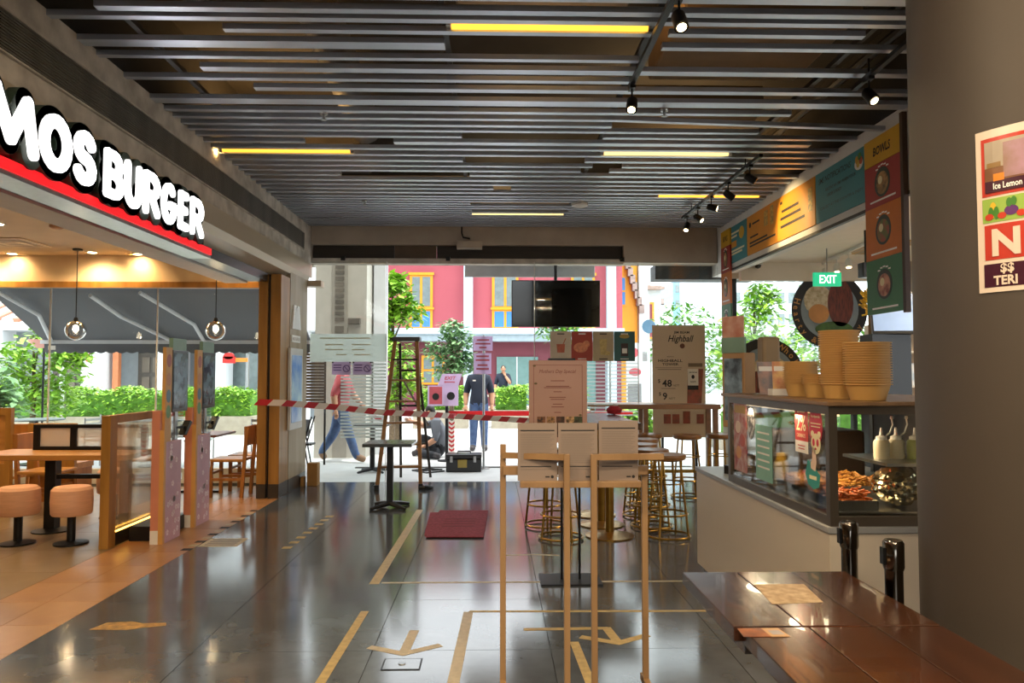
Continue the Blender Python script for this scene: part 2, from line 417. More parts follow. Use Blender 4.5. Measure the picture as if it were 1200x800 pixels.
MB().box(.575, YF-.012, 0, .585, YF+.012, 3.08).build('glass_edge', M_white, w3)
MB().box(2.046, YF-.012, 0, 2.054, YF+.012, 3.08).build('glass_edge', M_white, w3)
mb = MB(); z = 1.66
while z > .9:
    mb.box(.6, YF-.011, z-.022, 2.04, YF-.008, z); z -= .052
mb.build('stripe_film', glassmat('stripe_film_clear', (.95, .98, .98), .3, .45, (.8, .84, .84)), w3, kind='stuff')
# dark blind box outside, above the banner
tag(MB().box(2.4, 10.9, 2.9, 3.9, 11.25, 3.12).build('blind_box', mat('blind_grey', '#4c4e52', .6)), 'dark grey blind box outside the glass above the tall drinks banner', 'blind')

# ---- right front: white fascia above the bowl kiosk, its room behind
XR = 3.25
wr = MB().box(XR, 5.0, 2.93, 3.45, 10.9, 3.62).build('wall_right', M_white)
struct(wr, 'white fascia over the bowl kiosk carrying menu boards', 'wall')
MB().box(XR-.012, 5.4, 2.90, XR+.03, 10.2, 2.93).build('track', M_rail, wr)
M_cream = mat('kiosk_ceiling', '#e0d8cc', .7, noise=.05)
struct(MB().box(3.45, 4.0, 3.05, 9, YF, 3.15).build('ceiling_right', M_cream), 'pale ceiling inside the bowl kiosk', 'ceiling')
struct(MB().box(3.45, 10.2, 2.8, 9, 10.3, 3.05).build('wall_bulkhead_right', M_cream), 'pale bulkhead above the kiosk window', 'wall')
struct(MB().box(5.75, 9.2, 0, 5.95, 10.3, 3.05).build('wall_pillar', M_beige), 'grey pillar behind the kiosk screen', 'wall')
struct(MB().box(8.9, 2, 0, 9, YF, 3.15).build('wall_far_right', M_beige), 'far wall of the bowl kiosk', 'wall')
w4 = thing('window_4', 'kiosk window with black frames looking onto trees', 'window', (0, 0, 0)); w4['kind'] = 'structure'
ex = [3.42, 5.12, 6.8, 8.9]
for a, b in zip(ex, ex[1:]): pane('pane', a+.03, b-.03, 0, 2.85, YF, w4)
for a in ex[:-1]: MB().box(a-.03, YF-.04, 0, a+.03, YF+.04, 3.0).build('mullion', M_black, w4)
MB().box(3.3, YF-.05, 2.85, 9, YF+.05, 3.15).build('header', M_cream, w4)
# round column close by
M_col = mat('column_grey_brown', '#443b32', .55, noise=.1, nscale=3, bump=.02)
co = MB().lathe([(.5, 0), (.5, 4.4)], 64, (1.955, 2.4, 0)).build('column', M_col, smooth=True)
struct(co, 'thick smooth grey brown column beside the wooden tables', 'column')
# building beyond and behind the camera
struct(MB().box(-9, -9.1, 0, -1.4, -9, 4.45).box(1.6, -9.1, 0, 9, -9, 4.45).box(-1.4, -9.1, 2.5, 1.6, -9, 4.45).build('wall_rear', M_beige), 'plain beige rear wall with an opening added to let in fill light', 'wall')  # opening added behind the camera so sky light fills the walkway
struct(MB().box(-30, -40, -.2, 30, -9, 0).build('bounce_ground_rear', mat('pale_bounce_rear', '#c4c4c2', .7)), 'pale unseen ground added to bounce light through the rear opening', 'ground')  # unseen plane added to bounce daylight in through the rear opening
struct(MB().box(3.4, -9, 0, 3.6, 2.2, 4.45).build('wall_right_near', M_beige), 'plain beige wall along the walkway behind the column', 'wall')
struct(MB().box(-9.1, -9, 3.2, -3.0, 10.6, 4.5).build('ceiling_slab_left', M_void), 'roof slab over the burger shop', 'ceiling')
struct(MB().box(3.45, -9, 3.16, 9.1, 10.6, 4.5).build('ceiling_slab_right', M_void), 'roof slab over the kiosk', 'ceiling')
struct(MB().box(-9.2, -9.2, 4.5, 9.2, 10.9, 9.0).build('ceiling_upper_floors', M_beige), 'upper floors above the walkway', 'ceiling')
# ================================================================ BURGER SHOP (left)
# ---- illuminated shop sign with rounded letters on dark green backings
def arc(cx, cy, rx, ry, a0, a1, n=9):
    return [(cx+rx*math.cos(R(a0+(a1-a0)*k/n)), cy+ry*math.sin(R(a0+(a1-a0)*k/n))) for k in range(n+1)]
LET = {  # stroke centre lines in a 0..1 box
 'M': [[(0, 0), (.16, 1), (.5, .12), (.84, 1), (1, 0)]],
 'O': [arc(.5, .5, .5, .5, 0, 360, 20)],
 'S': [arc(.5, .75, .46, .25, 25, 270, 9) + arc(.5, .25, .48, .25, 90, -155, 9)],
 'B': [[(0, 0), (0, 1)], [(0, 1), (.5, 1)] + arc(.5, .76, .4, .24, 90, -90, 7) + [(0, .52)], [(.5, .52)] + arc(.55, .26, .45, .26, 90, -90, 7) + [(0, 0)]],
 'U': [[(0, 1), (0, .35)] + arc(.5, .35, .5, .35, 180, 360, 10) + [(1, 1)]],
 'R': [[(0, 0), (0, 1)], [(0, 1), (.5, 1)] + arc(.5, .74, .45, .26, 90, -90, 7) + [(0, .48)], [(.45, .48), (1, 0)]],
 'G': [arc(.5, .5, .5, .5, 50, 335, 14) + [(.97, .46), (.6, .46)]],
 'E': [[(0, 0), (0, 1)], [(0, 1), (.9, 1)], [(0, .52), (.8, .52)], [(0, 0), (.95, 0)]]}
def capsule(a, b, r, n=8):
    d = math.atan2(b[1]-a[1], b[0]-a[0])
    return [(b[0]+r*math.cos(d-math.pi/2+math.pi*k/n), b[1]+r*math.sin(d-math.pi/2+math.pi*k/n)) for k in range(n+1)] + \
           [(a[0]+r*math.cos(d+math.pi/2+math.pi*k/n), a[1]+r*math.sin(d+math.pi/2+math.pi*k/n)) for k in range(n+1)]
def letter(mb, ch, y0, y1, z0, z1, r, grow, t, x):
    for st in LET[ch]:
        P = [(y0+r+p[0]*(y1-y0-2*r), z0+r+p[1]*(z1-z0-2*r)) for p in st]
        for a, b in zip(P, P[1:]): mb.prism(capsule(a, b, r+grow), t, '+X', (x, 0, 0))
M_lit = mat('lit_white_acrylic', '#ffffff', .4, noise=.0, emit=1.0)
M_green = mat('dark_green_case', '#22352c', .5, noise=.15)
M_red = mat('red_lit_strip', '#e0141e', .4, noise=.02, emit=.55)
sg = thing('shop_sign', 'illuminated white rounded lettering MOS BURGER on dark green backing above red strip', 'sign', (0, 0, 0))
for ch, a, b, z0, z1, r in (('M', 3.630, 4.088, 2.655, 2.985, .038), ('O', 4.105, 4.405, 2.65, 2.98, .038), ('S', 4.435, 4.675, 2.65, 2.985, .038),
                            ('B', 4.785, 5.022, 2.645, 2.965, .033), ('U', 5.053, 5.283, 2.645, 2.965, .033), ('R', 5.323, 5.573, 2.65, 2.97, .033),
                            ('G', 5.608, 5.863, 2.65, 2.97, .033), ('E', 5.913, 6.103, 2.655, 2.97, .033), ('R', 6.148, 6.408, 2.655, 2.975, .033)):
    bk_ = MB(); letter(bk_, ch, a, b, z0, z1, r, .048, .06, XL+.03); bo_ = bk_.build('letter_case', M_green, sg)
    fc = MB(); letter(fc, ch, a, b, z0, z1, r, 0, .02, XL+.091); fc.build('letter_face', M_lit, bo_)
MB().box(XL-.02, -2, 2.562, XL+.075, 6.68, 2.62).build('red_strip', M_red, sg)
MB().box(XL-.14, -2, 2.535, XL+.06, 6.7, 2.561).build('tray', M_steel, sg)
for k in range(14):
    yy = 3.55 + k*.23
    MB().box(XL+.0, yy, 2.62, XL+.05, yy+.02, 2.70).build('strut', M_black, sg)
M_ledw = mat('sign_downlight', '#f5efe6', .4, noise=0, emit=.5)

# ---- logo and light box on the end wall
lg = thing('wall_logo', 'white three peaked burger shop logo above small lettering on pale panel', 'logo', (-2.585, 9.75, 0))
mb = MB()
for k in (-1, 0, 1):
    mb.prism([(.13*k-.075, 2.08), (.13*k+.075, 2.08), (.13*k*.55+.05, 2.39 if k else 2.36), (.13*k*.55-.05, 2.39 if k else 2.36)], .02, '+X')
mb.build('emblem', M_whitetxt, lg)
MB().rect(-.2, 1.91, .2, 2.0, .015, '+X', (0, 0, 0)).build('name_plate', M_whitetxt, lg)
MB().text('MOS BURGER', '+X', (.017, 0, 1.955), box=(.34, .045), bold=.02).build('lettering', M_beige, lg)
lb = thing('menu_light_box', 'white framed menu screen showing blue picture on pale end wall', 'menu screen', (-2.585, 9.72, 0))
MB().box(0, -.3, .79, .035, .3, 1.83).build('frame', M_white, lb, bevel=.004)
M_scrb = mat('screen_blue', '#3c5f9c', .25, col2='#8fa0ac', nscale=2.2, emit=.25)
MB().box(.035, -.24, .88, .039, .24, 1.74).build('screen', M_scrb, lb)
tag(MB().box(-2.5, 10.1, 0, -2.36, 10.25, .3).build('carton', mat('cardboard', '#a5783f', .8, noise=.12, nscale=10), bevel=.004), 'upright brown cardboard box by the frosted glass pane', 'box')
tag(MB().box(-2.575, 10.06, 0, -2.53, 10.18, .12).build('wood_block', MATS['cardboard'], bevel=.003), 'small brown block beside the pale end wall base', 'block')

# ---- recessed downlights, pendant globes
M_bulb = mat('bulb_warm', '#fff0cf', .4, noise=0, emit=9)
M_dl = mat('downlight_lens', '#fff3dc', .4, noise=0, emit=12)
def downlight(x, y, z, e, lab, grp, col=(1, .70, .36)):
    t = thing('downlight', lab, 'light', (x, y, z), group=grp)
    MB().lathe([(.075, 0), (.075, -.008), (.055, -.008), (.055, .0)], 20).build('trim_ring', M_white, t, True)
    MB().lathe([(.052, -.004), (0, -.004)], 20).build('lens', M_dl, t)
    lamp('SPOT', 'downlight_lamp', (0, 0, -.02), e, col, t, .05, spot=150, blend=.8)
    return t
for x, y in ((-4.49, 7.67), (-4.2, 8.76), (-5.28, 7.99), (-5.28, 9.85), (-6.74, 9.85), (-4.2, 5.6), (-5.6, 6.0), (-4.4, 3.4), (-6.6, 7.6)):
    downlight(x, y, 3.1, 48, 'round recessed downlight in the cream burger shop ceiling', 'burger shop ceiling downlights')
for x in (-6.4, -4.75, -3.4):
    downlight(x, 9.98, 3.1, 16, 'round recessed downlight grazing the cream bulkhead', 'bulkhead downlights', (1, .62, .25))
sm = thing('smoke_detector', 'round beige smoke detector on the burger shop ceiling', 'detector', (-4.71, 8.07, 3.1))
MB().lathe([(.07, 0), (.07, -.02), (.045, -.04), (0, -.04)], 20).build('body', mat('detector_tan', '#b98a5a', .5), sm, True)
ac = thing('ceiling_diffuser', 'square ceiling air diffuser in the burger shop ceiling', 'vent', (-5.84, 9.1, 3.1))
for k in range(4): MB().box(-.3+k*.07, -.3+k*.07, -.012-.003*k, .3-k*.07, .3-k*.07, -.002).build('vane', mat('vane%d' % (k % 2), '#b79d78' if k % 2 else '#d8c4a2', .6), ac)
def pendant(x, y, lab):
    t = thing('pendant_lamp', lab, 'lamp', (x, y, 3.1))
    MB().lathe([(.06, 0), (.06, -.02), (0, -.025)], 18).build('canopy', M_black, t, True)
    MB().cyl((0, 0, -.02), (0, 0, -.90), .006, n=6).build('cord', M_black, t)
    MB().lathe([(.02, -.88), (.03, -.91), (.03, -.97), (0, -.97)], 14).build('socket', M_black, t, True)
    MB().lathe([(0, -.97), (.03, -.99), (.035, -1.04), (0, -1.08)], 14).build('bulb', M_bulb, t, True)
    prof = [(.125*math.sin(R(a)), -1.045+.125*math.cos(R(a))) for a in range(15, 181, 11)] + [(0, -1.17)]
    MB().lathe(prof, 24).build('globe', glassmat('globe_glass', (.95, .93, .9), .9), t, True)
    lamp('POINT', 'pendant_bulb_lamp', (0, 0, -1.045), 10, (1, .72, .4), t, .03)
pendant(-5.33, 9.6, 'clear glass globe pendant lamp above table with divider')
pendant(-3.56, 9.6, 'clear glass globe pendant lamp beside the orange oak posts')

# ---- furniture
M_pink = mat('salmon_vinyl', '#dca684', .55, noise=.1, nscale=8, stretch=(1, 1, 9), bump=.08)
def stool(x, y, lab):
    t = thing('round_stool', lab, 'stool', (x, y, 0), group='salmon stools of the burger shop')
    MB().lathe([(0, .26), (.155, .26), (.165, .275), (.17, .38), (.165, .48), (.14, .505), (0, .51)], 32).build('cushion', M_pink, t, True)
    MB().cyl((0, 0, .03), (0, 0, .27), .035).build('post', M_black, t, True)
    MB().lathe([(.14, 0), (.14, .015), (.06, .03), (0, .03)], 24).build('base', M_black, t, True)
stool(-3.73, 6.73, 'round salmon stool on black post beside the glass oak partition')
stool(-4.2, 6.74, 'round salmon stool beside the black cabinet')
stool(-3.97, 7.95, 'round salmon stool on the far side of the divider table')
t = thing('dining_table', 'oak topped table on black pedestal carrying a screen divider', 'table', (-4.07, 7.28, 0))
MB().box(-.75, -.28, .70, .68, .32, .75).build('top', M_oakx, t, bevel=.006)
MB().box(-.2, -.05, .03, -.1, .05, .70).build('pedestal', M_black, t)
MB().lathe([(.17, 0), (.17, .012), (.05, .03), (0, .03)], 20, (-.15, 0, 0)).build('foot', M_black, t, True)
MB().box(-.1, -.03, .5, .6, .03, .54).build('crossbar', M_black, t)
MB().box(.5, -.04, .03, .58, .04, .70).build('pedestal', M_black, t)
MB().lathe([(.17, 0), (.17, .012), (.05, .03), (0, .03)], 20, (.54, 0, 0)).build('foot', M_black, t, True)
t = thing('table_divider', 'low black framed divider with ribbed clear panels on oak table', 'divider', (-4.54, 7.5, .75))
mb = MB().box(0, -.02, 0, 1.1, .02, .035).box(0, -.02, .215, 1.1, .02, .25)
for x in (0, .36, .71, 1.05): mb.box(x, -.02, .035, x+.06, .02, .215)
mb.build('frame', M_black, t)
M_rib = glassmat('ribbed_panel', (.95, .93, .9), .4, .55, (.75, .7, .65))
for x in (.06, .42, .77): MB().box(x, -.004, .035, x+.29, .004, .215).build('panel', M_rib, t)
# wooden chairs
def chair(loc, rz, lab, grp):
    t = thing('wooden_chair', lab, 'chair', loc, rz, grp)      # faces local -X
    MB().box(-.22, -.2, .43, .2, .2, .465).build('seat', M_oakx, t, bevel=.008)
    for sx in (-.19, .18):
        for sy in (-.17, .17):
            top = .43 if sx < 0 else .86
            MB().bar((sx, sy, 0), (sx+(.06 if sx > 0 else 0), sy, top), .04, .035).build('leg', M_oak, t)
    for sy in (-.17, .17): MB().box(-.19, sy-.012, .2, .19, sy+.012, .235).build('stretcher', M_oak, t)
    MB().box(-.2, -.17, .28, -.17, .17, .31).build('stretcher', M_oak, t)
    MB().box(.205, -.19, .62, .235, .19, .86).build('backrest', M_oak, t, bevel=.008)
    return t
chair((-3.24, 9.35, 0), 0, 'slim oak chair with solid back, next to the orange oak posts', 'oak chairs at the window table')
chair((-3.18, 9.85, 0), 0, 'slim oak chair with solid back, nearest the window by the oak posts', 'oak chairs at the window table')
chair((-4.85, 8.25, 0), 180, 'oak chair with pale seat behind the divider table', 'oak chairs of the burger shop')
chair((-6.1, 9.5, 0), 90, 'oak chair facing the booth panel by the window', 'oak chairs of the burger shop')
chair((-4.4, 9.4, 0), 200, 'oak chair near the window beyond the salmon stools', 'oak chairs of the burger shop')
t = thing('window_table', 'dark wood table by the window next to the oak chairs', 'table', (-3.7, 9.6, 0))
MB().box(-.35, -.35, .72, .3, .35, .75).build('top', wood('dark_red_top', '#7a4a34', '#5a3020', .35, 'x'), t, bevel=.004)
MB().cyl((0, 0, .02), (0, 0, .72), .035).build('post', M_black, t, True)
MB().box(-.25, -.04, 0, .25, .04, .025).box(-.04, -.25, 0, .04, .25, .025).build('foot', M_black, t)
for dx, dy, lb_ in ((-.05, .1, 'clear drinking glass on the dark window table'),):
    tag(MB().lathe([(.028, .75), (.034, .86), (.031, .86), (.026, .755), (0, .755)], 16, (-3.7+dx, 9.6+dy, 0)).build('drinking_glass', M_glass, smooth=True), lb_, 'glass')
tag(MB().lathe([(.04, .75), (.045, .8), (.03, .87), (0, .87)], 14, (-3.9, 9.5, 0)).build('sauce_caddy', mat('blue_caddy', '#4d6a9c', .4), smooth=True), 'small blue caddy on the dark window table', 'caddy')
# booth panels
t = thing('booth_screen', 'orange oak booth screen with framed opening beside divider table', 'partition', (-5.55, 8.5, 0))
mb = MB().box(-.6, -.03, 0, .16, .03, .5).box(.1, -.03, .5, .16, .03, 1.12).box(-.6, -.03, 1.04, .1, .03, 1.12)
mb.build('frame', M_orange, t)
MB().box(-.6, -.01, .5, .1, .01, 1.04).build('panel', M_oakx, t)
t = thing('booth_bench', 'orange oak bench back between booth screen and divider', 'bench', (-5.2, 8.9, 0))
MB().box(-.25, -.03, .3, .3, .03, .92).build('back', M_orange, t, bevel=.005)
MB().box(-.25, .03, .38, .3, .4, .45).build('seat', M_oakx, t, bevel=.005)
MB().box(-.25, .03, 0, .3, .36, .38).build('plinth', M_oak, t)
# black cabinet at the shop edge
t = thing('black_cabinet', 'tall black waste cabinet with grey panel doors beside salmon stool', 'cabinet', (-3.75, 4.87, 0))
MB().box(-.35, -.25, 0, .37, .25, 1.04).build('body', M_black, t, bevel=.006)
MB().box(-.37, -.27, 1.04, .38, .27, 1.06).build('top', M_base, t)
for z0, z1 in ((.05, .62), (.66, 1.0)):
    MB().box(-.32, -.262, z0, .34, -.25, z1).build('door', mat('door_grey', '#4a4846', .5), t)
# oak and glass partition
t = thing('glass_partition', 'oak framed low glass partition with glowing base strip', 'partition', (-3.33, 6.56, 0))
MB().box(-.04, -.06, 0, .04, .06, 1.14).build('post', M_orange, t, bevel=.003)
MB().box(-.03, .06, 1.07, .03, .95, 1.14).build('rail', M_orange, t, bevel=.003)
MB().box(-.03, .89, 0, .03, .95, 1.07).build('post', M_orange, t, bevel=.003)
MB().box(-.006, .06, .13, .006, .89, 1.07).build('pane', glassmat('partition_glass', (.97, .95, .9), .6, .1, (.9, .8, .65)), t)
MB().box(-.03, .06, 0, .03, .89, .13).build('base', M_black, t)
MB().box(.03, .06, .125, .045, .89, .135).build('led_strip', mat('led_amber', '#ffb94d', .5, noise=0, emit=5), t)
tag(MB().box(-3.27, 6.82, 0, -3.02, 7.5, .13).build('plinth', M_black, bevel=.004), 'low black plinth between glass partition and pink kiosk panel', 'plinth')
# self-order kiosks
M_kpink = mat('pink_panel', '#d0a2ae', .5, col2='#c094a2', nscale=3)
M_salmon = mat('salmon_strip', '#cf8468', .5, noise=.08)
M_okio = mat('orange_board', '#d19a52', .5, noise=.06)
M_flower = mat('pale_flower_print', '#ead2d8', .5, noise=.05)
M_kscr = mat('kiosk_screen', '#53646b', .12, col2='#222b30', nscale=7, emit=.12, lo=.45, hi=.55)
M_kgr = mat('kiosk_green', '#7d9c88', .45, noise=.1)
def kiosk(x, y, lab):
    t = thing('order_kiosk', lab, 'kiosk', (x, y, 0), group='self-order kiosks')
    p = MB().box(-.02, .03, 0, .02, .36, .89).build('side_panel', M_kpink, t, bevel=.003)
    mb = MB(); rnd = random.Random(3)
    for k in range(26):
        cy, cz = rnd.uniform(.07, .32), rnd.choice((rnd.uniform(.05, .4), rnd.uniform(.05, .85)))
        for q in range(5):
            a = R(72*q + 20*k); mb.disc(cy+.017*math.cos(a), cz+.017*math.sin(a), .011, .011, .0015, '+X', (.021, 0, 0), 8)
    mb.build('flower_print', M_flower, p, kind='stuff')
    e = MB().box(-.09, -.01, .12, -.02, .03, 1.17).build('end_board', M_salmon, t)
    MB().box(-.09, -.012, 0, -.02, .03, .12).build('kick_board', M_paper, t)
    MB().box(-.02, -.012, 0, .02, .03, 1.0).build('edge_board', M_okio, t)
    tp = MB().box(-.03, .04, .89, .0, .17, 1.74).build('tall_board', M_okio, t)
    for k, (c_, zz) in enumerate((('#b4624c', 1.62), ('#5f7f8c', 1.30), ('#6d9a5c', 1.16), ('#c98a5a', 1.45))):
        MB().disc(.105, zz, .045, .06, .002, '+X', (.0, 0, 0), 16).build('sticker', mat('sticker%d' % k, c_, .5), tp)
    s = MB().box(-.05, .2, 1.15, -.005, .54, 1.72).build('screen_case', M_blackpl, t, bevel=.004)
    MB().box(-.005, .22, 1.18, -.002, .52, 1.69).build('screen', M_kscr, s)
    MB().box(-.045, .2, 1.72, -.01, .5, 1.83).build('top_sign', M_kgr, t)
    MB().box(-.03, .22, .5, -.022, .5, 1.15).build('acrylic_shield', M_glass, t)
    MB().box(-.05, .3, .0, -.02, .36, 1.15).build('stand', M_steel, t)
    MB().bar((0, .42, .93), (.02, .5, 1.05), .07, .03).build('card_terminal', M_blackpl, t)
    MB().bar((-.03, .33, 1.0), (.005, .45, 1.0), .02, .02).build('terminal_arm', M_black, t)
kiosk(-2.93, 6.69, 'pink panelled self-order kiosk beside the oak glass partition')
kiosk(-2.94, 7.42, 'pink panelled self-order kiosk next to the oak chairs')
# folding clear sneeze strips behind (tall glass screens)
# ---- floor stickers by the shop edge
M_ftape = mat('yellow_floor_tape', '#bfa468', .5, noise=.25, nscale=25)
M_wtape = mat('white_floor_tape', '#bfb093', .5, noise=.2, nscale=25)
mb = MB()
for k in range(8): mb.box(-1.82+.008*k, 6.5+.2*k, 0, -1.74+.008*k, 6.58+.2*k, .0015)
tag(mb.build('floor_marking', M_ftape, kind=None), 'row of yellow floor dashes on dark stone leading to the end wall', 'floor marking')
mb = MB()
for k in range(13):
    yy = 6.45+.15*k; mb.box(-2.66, yy, .001, -2.58, yy+.075, .0025, k % 2)
tag(mb.build('floor_marking', [M_ink, M_wtape]), 'black and white dashed floor strip along the orange border tiles', 'floor marking')
t = thing('floor_sticker', 'pale printed rectangular floor sticker on the stone near kiosk', 'sticker', (-2.4, 6.75, 0))
MB().box(-.17, -.16, 0, .17, .16, .0015).build('sheet', M_wtape, t)
mb = MB()
for k in range(4): mb.box(-.13, -.11+.065*k, .0015, .13, -.08+.065*k, .002)
mb.build('print_line', M_base, t)
t = thing('floor_sticker', 'worn tan paw shaped floor sticker with orange print on dark stone', 'sticker', (-2.17, 4.55, 0))
mb = MB().prism([(-.2, -.06), (.02, -.07), (.1, -.03), (.22, .0), (.2, .05), (.06, .045), (-.02, .08), (-.16, .06)], .0015, '+Z')
mb.build('sheet', mat('tan_sticker', '#b98b3f', .5, col2='#7d5a22', nscale=22), t)
# ================================================================ WALKWAY
# ---- floor tape
def tape(pts, w, m, lab, h=.0016):
    mb = MB()
    for a, b in zip(pts, pts[1:]): mb.bar((a[0], a[1], h/2), (b[0], b[1], h/2), w, h)
    return tag(mb.build('floor_tape', m), lab, 'floor tape', 'queue marking tape on the stone floor')
tape([(-.86, 2.9), (-.81, 4.79)], .05, M_ftape, 'yellow tape line on the floor ending beside the arrow and hatch')
tape([(-.22, 2.9), (-.155, 4.76)], .06, M_wtape, 'pale tape line on the floor between hatch and menu rack')
tape([(-.15, 4.77), (1.52, 4.74)], .03, M_ftape, 'thin yellow cross line on the floor towards the kiosk counter')
tape([(.50, 2.9), (.455, 4.22)], .05, M_ftape, 'yellow tape line running under the menu rack')
tape([(-.85, 5.40), (-.81, 8.3)], .07, M_ftape, 'long yellow tape line beside the red mats')
tape([(-.80, 5.43), (1.5, 5.42)], .03, M_wtape, 'thin pale cross line on the floor before the sign stand')
tape([(.1, 6.22), (.35, 6.24), (.55, 6.2)], .03, M_wtape, 'short worn pale tape on the floor below the red mats')
def arrow(x, y, m, lab, tail):
    mb = MB().bar((0, .0, .0008), (tail[0], tail[1], .0008), .055, .0016).bar((.01, -.01, .0009), (-.2, .1, .0009), .05, .0016).bar((-.01, -.01, .001), (.19, .12, .001), .05, .0016)
    o = mb.build('floor_arrow', m); o.location = (x, y, 0)
    return tag(o, lab, 'floor arrow')
arrow(-.48, 4.07, M_wtape, 'pale taped arrow on the floor pointing at the service hatch', (.02, .36))
arrow(.70, 4.2, M_ftape, 'yellow taped arrow on the floor under the menu rack', (-.03, .25))
tape([(.18, 4.43), (.68, 4.44)], .04, M_ftape, 'short yellow tape bar leading into the yellow arrow')
# ---- red mats
M_mat = mat('red_mat', '#983a4c', .95, col2='#802a39', nscale=40, bump=.5, bscale=160)
def rug(x0, y0, x1, y1, z, lab, rz):
    t = thing('door_mat', lab, 'mat', ((x0+x1)/2, (y0+y1)/2, z), rz)
    w, d_ = (x1-x0)/2, (y1-y0)/2
    MB().box(-w, -d_, 0, w, d_, .008).build('pile', M_mat, t, bevel=.003)
    mb = MB()
    for k in range(4): mb.box(-w*.6, -.22+.12*k, .008, w*.6, -.17+.12*k, .0088)
    mb.build('faded_band', mat('mat_dark', '#7c2637', .95), t)
rug(-.66, 7.0, -.13, 8.12, .0, 'red doormat lying underneath a second red mat', 2)
rug(-.60, 6.86, -.07, 8.18, .009, 'faded red doormat lying on top of another red mat', -1.5)

# ---- black cafe tables
def cafe(x, y, w, lab, rz=0):
    t = thing('cafe_table', lab, 'table', (x, y, 0), rz)
    MB().box(-w/2, -w/2, .70, w/2, w/2, .735).build('top', mat('table_top_grey', '#4b5052', .25, noise=.1), t, bevel=.004)
    MB().box(-.035, -.035, .04, .035, .035, .70).build('post', M_black, t)
    mb = MB()
    for a in (45, 135, 225, 315):
        mb.tube([(0, 0, .05), (.14*math.cos(R(a)), .14*math.sin(R(a)), .035), (.27*math.cos(R(a)), .27*math.sin(R(a)), .014)], [.03, .025, .016], 8)
    mb.build('cross_foot', M_black, t, True)
cafe(-1.16, 8.45, .54, 'black cafe table with cross foot beside the red mats')
cafe(-1.85, 11.5, .5, 'black cafe table outside behind the ladder')

# ---- step ladder
M_lad = wood('ladder_wood', '#a9783f', '#7d5426', .5, 'z')
t = thing('step_ladder', 'wooden step ladder with black top cap standing in the doorway', 'ladder', (-1.2, 9.95, 0))
f0, f1, tp0, tp1 = (-.31, -.2), (.25, -.1), (-.15, .32), (.14, .36)
HL = 1.98
MB().bar((f0[0], f0[1], 0), (tp0[0], tp0[1], HL), .05, .028).build('side_rail', M_lad, t)
MB().bar((f1[0], f1[1], 0), (tp1[0], tp1[1], HL), .05, .028).build('side_rail', M_lad, t)
for k in range(1, 7):
    q = k/7.0
    a = [f0[0]+(tp0[0]-f0[0])*q, f0[1]+(tp0[1]-f0[1])*q, HL*q]; b = [f1[0]+(tp1[0]-f1[0])*q, f1[1]+(tp1[1]-f1[1])*q, HL*q]
    MB().bar(a, b, .085, .025).build('tread', M_lad if k < 6 else M_shut, t)
MB().bar((-.14, .95, 0), (-.1, .44, HL-.05), .035, .025).build('rear_rail', M_shut, t)
MB().bar((.29, .95, 0), (.12, .44, HL-.05), .035, .025).build('rear_rail', M_shut, t)
for z_ in (.5, 1.05, 1.55):
    q = z_/(HL-.05); yy = .95-.51*q
    MB().bar((-.14+.04*q, yy, z_), (.29-.17*q, yy, z_), .03, .03).build('rear_rung', M_shut, t)
MB().bar((-.12, .6, 1.5), (.26, .9, .75), .02, .02).build('brace', M_shut2, t)
MB().box(-.19, .27, HL-.03, .19, .5, HL+.03).build('top_cap', M_blackpl, t, bevel=.006)
for p in ((f0[0], f0[1]), (f1[0], f1[1])): MB().box(p[0]-.03, p[1]-.03, 0, p[0]+.03, p[1]+.03, .06).build('rubber_foot', M_blackpl, t)
tag(MB().tube([(-.95, 9.75, .02), (-.88, 9.72, .03), (-.8, 9.78, .02), (-.9, 9.82, .02)], .025, 8).build('work_glove', M_blackpl, smooth=True), 'crumpled black glove on the floor beside the ladder foot', 'glove')
# ---- tool case
t = thing('tool_case', 'black tool case with yellow latch on the pavement by the doorway', 'case', (-.45, 11.6, 0))
MB().box(-.27, -.16, 0, .27, .16, .2).build('body', M_blackpl, t, bevel=.015)
MB().box(-.275, -.165, .205, .275, .165, .27).build('lid', M_blackpl, t, bevel=.015)
MB().box(-.09, -.175, .07, .05, -.16, .19).build('latch', mat('latch_yellow', '#a08a3a', .4), t)
MB().tube([(-.1, 0, .27), (-.1, 0, .3), (.1, 0, .3), (.1, 0, .27)], .012, 6).build('handle', M_black, t)
for x in (-.19, .17): MB().box(x-.02, -.172, .15, x+.02, -.16, .24).build('clasp', M_steel, t)
tag(MB().tube([(-.75, 11.5, .012), (-1.0, 11.3, .012), (-1.25, 11.6, .012), (-1.0, 11.8, .012), (-.8, 11.7, .012), (-1.1, 11.45, .02)], .012, 6).build('power_cable', M_blackpl, smooth=True), 'loose coil of black cable on the pavement beside tool case', 'cable')

# ---- barrier tape
M_tr = mat('tape_red', '#c0202c', .45, noise=.08); M_tw = mat('tape_white', '#e0d8d0', .45, noise=.05)
def barrier(pts, w, lab, seg=.12):
    P = []
    for a, b in zip(pts, pts[1:]):
        a = Vector(a); b = Vector(b); n = max(1, int((b-a).length/seg))
        for k in range(n): P.append(a.lerp(b, k/n))
    P.append(Vector(pts[-1]))
    mb = MB(); N = len(P)
    for k in range(N-1):
        a, b = P[k], P[k+1]; d_ = (b-a)
        sl = d_*.45
        mb.add([a-Vector((0, 0, w/2)), b-Vector((0, 0, w/2)), b+sl+Vector((0, 0, w/2)), a+sl+Vector((0, 0, w/2))], [(0, 1, 2, 3)], k % 2)
    o = mb.build('barrier_tape', [M_tr, M_tw])
    sd = o.modifiers.new('thick', 'SOLIDIFY'); sd.thickness = .0015
    return tag(o, lab, 'barrier tape')
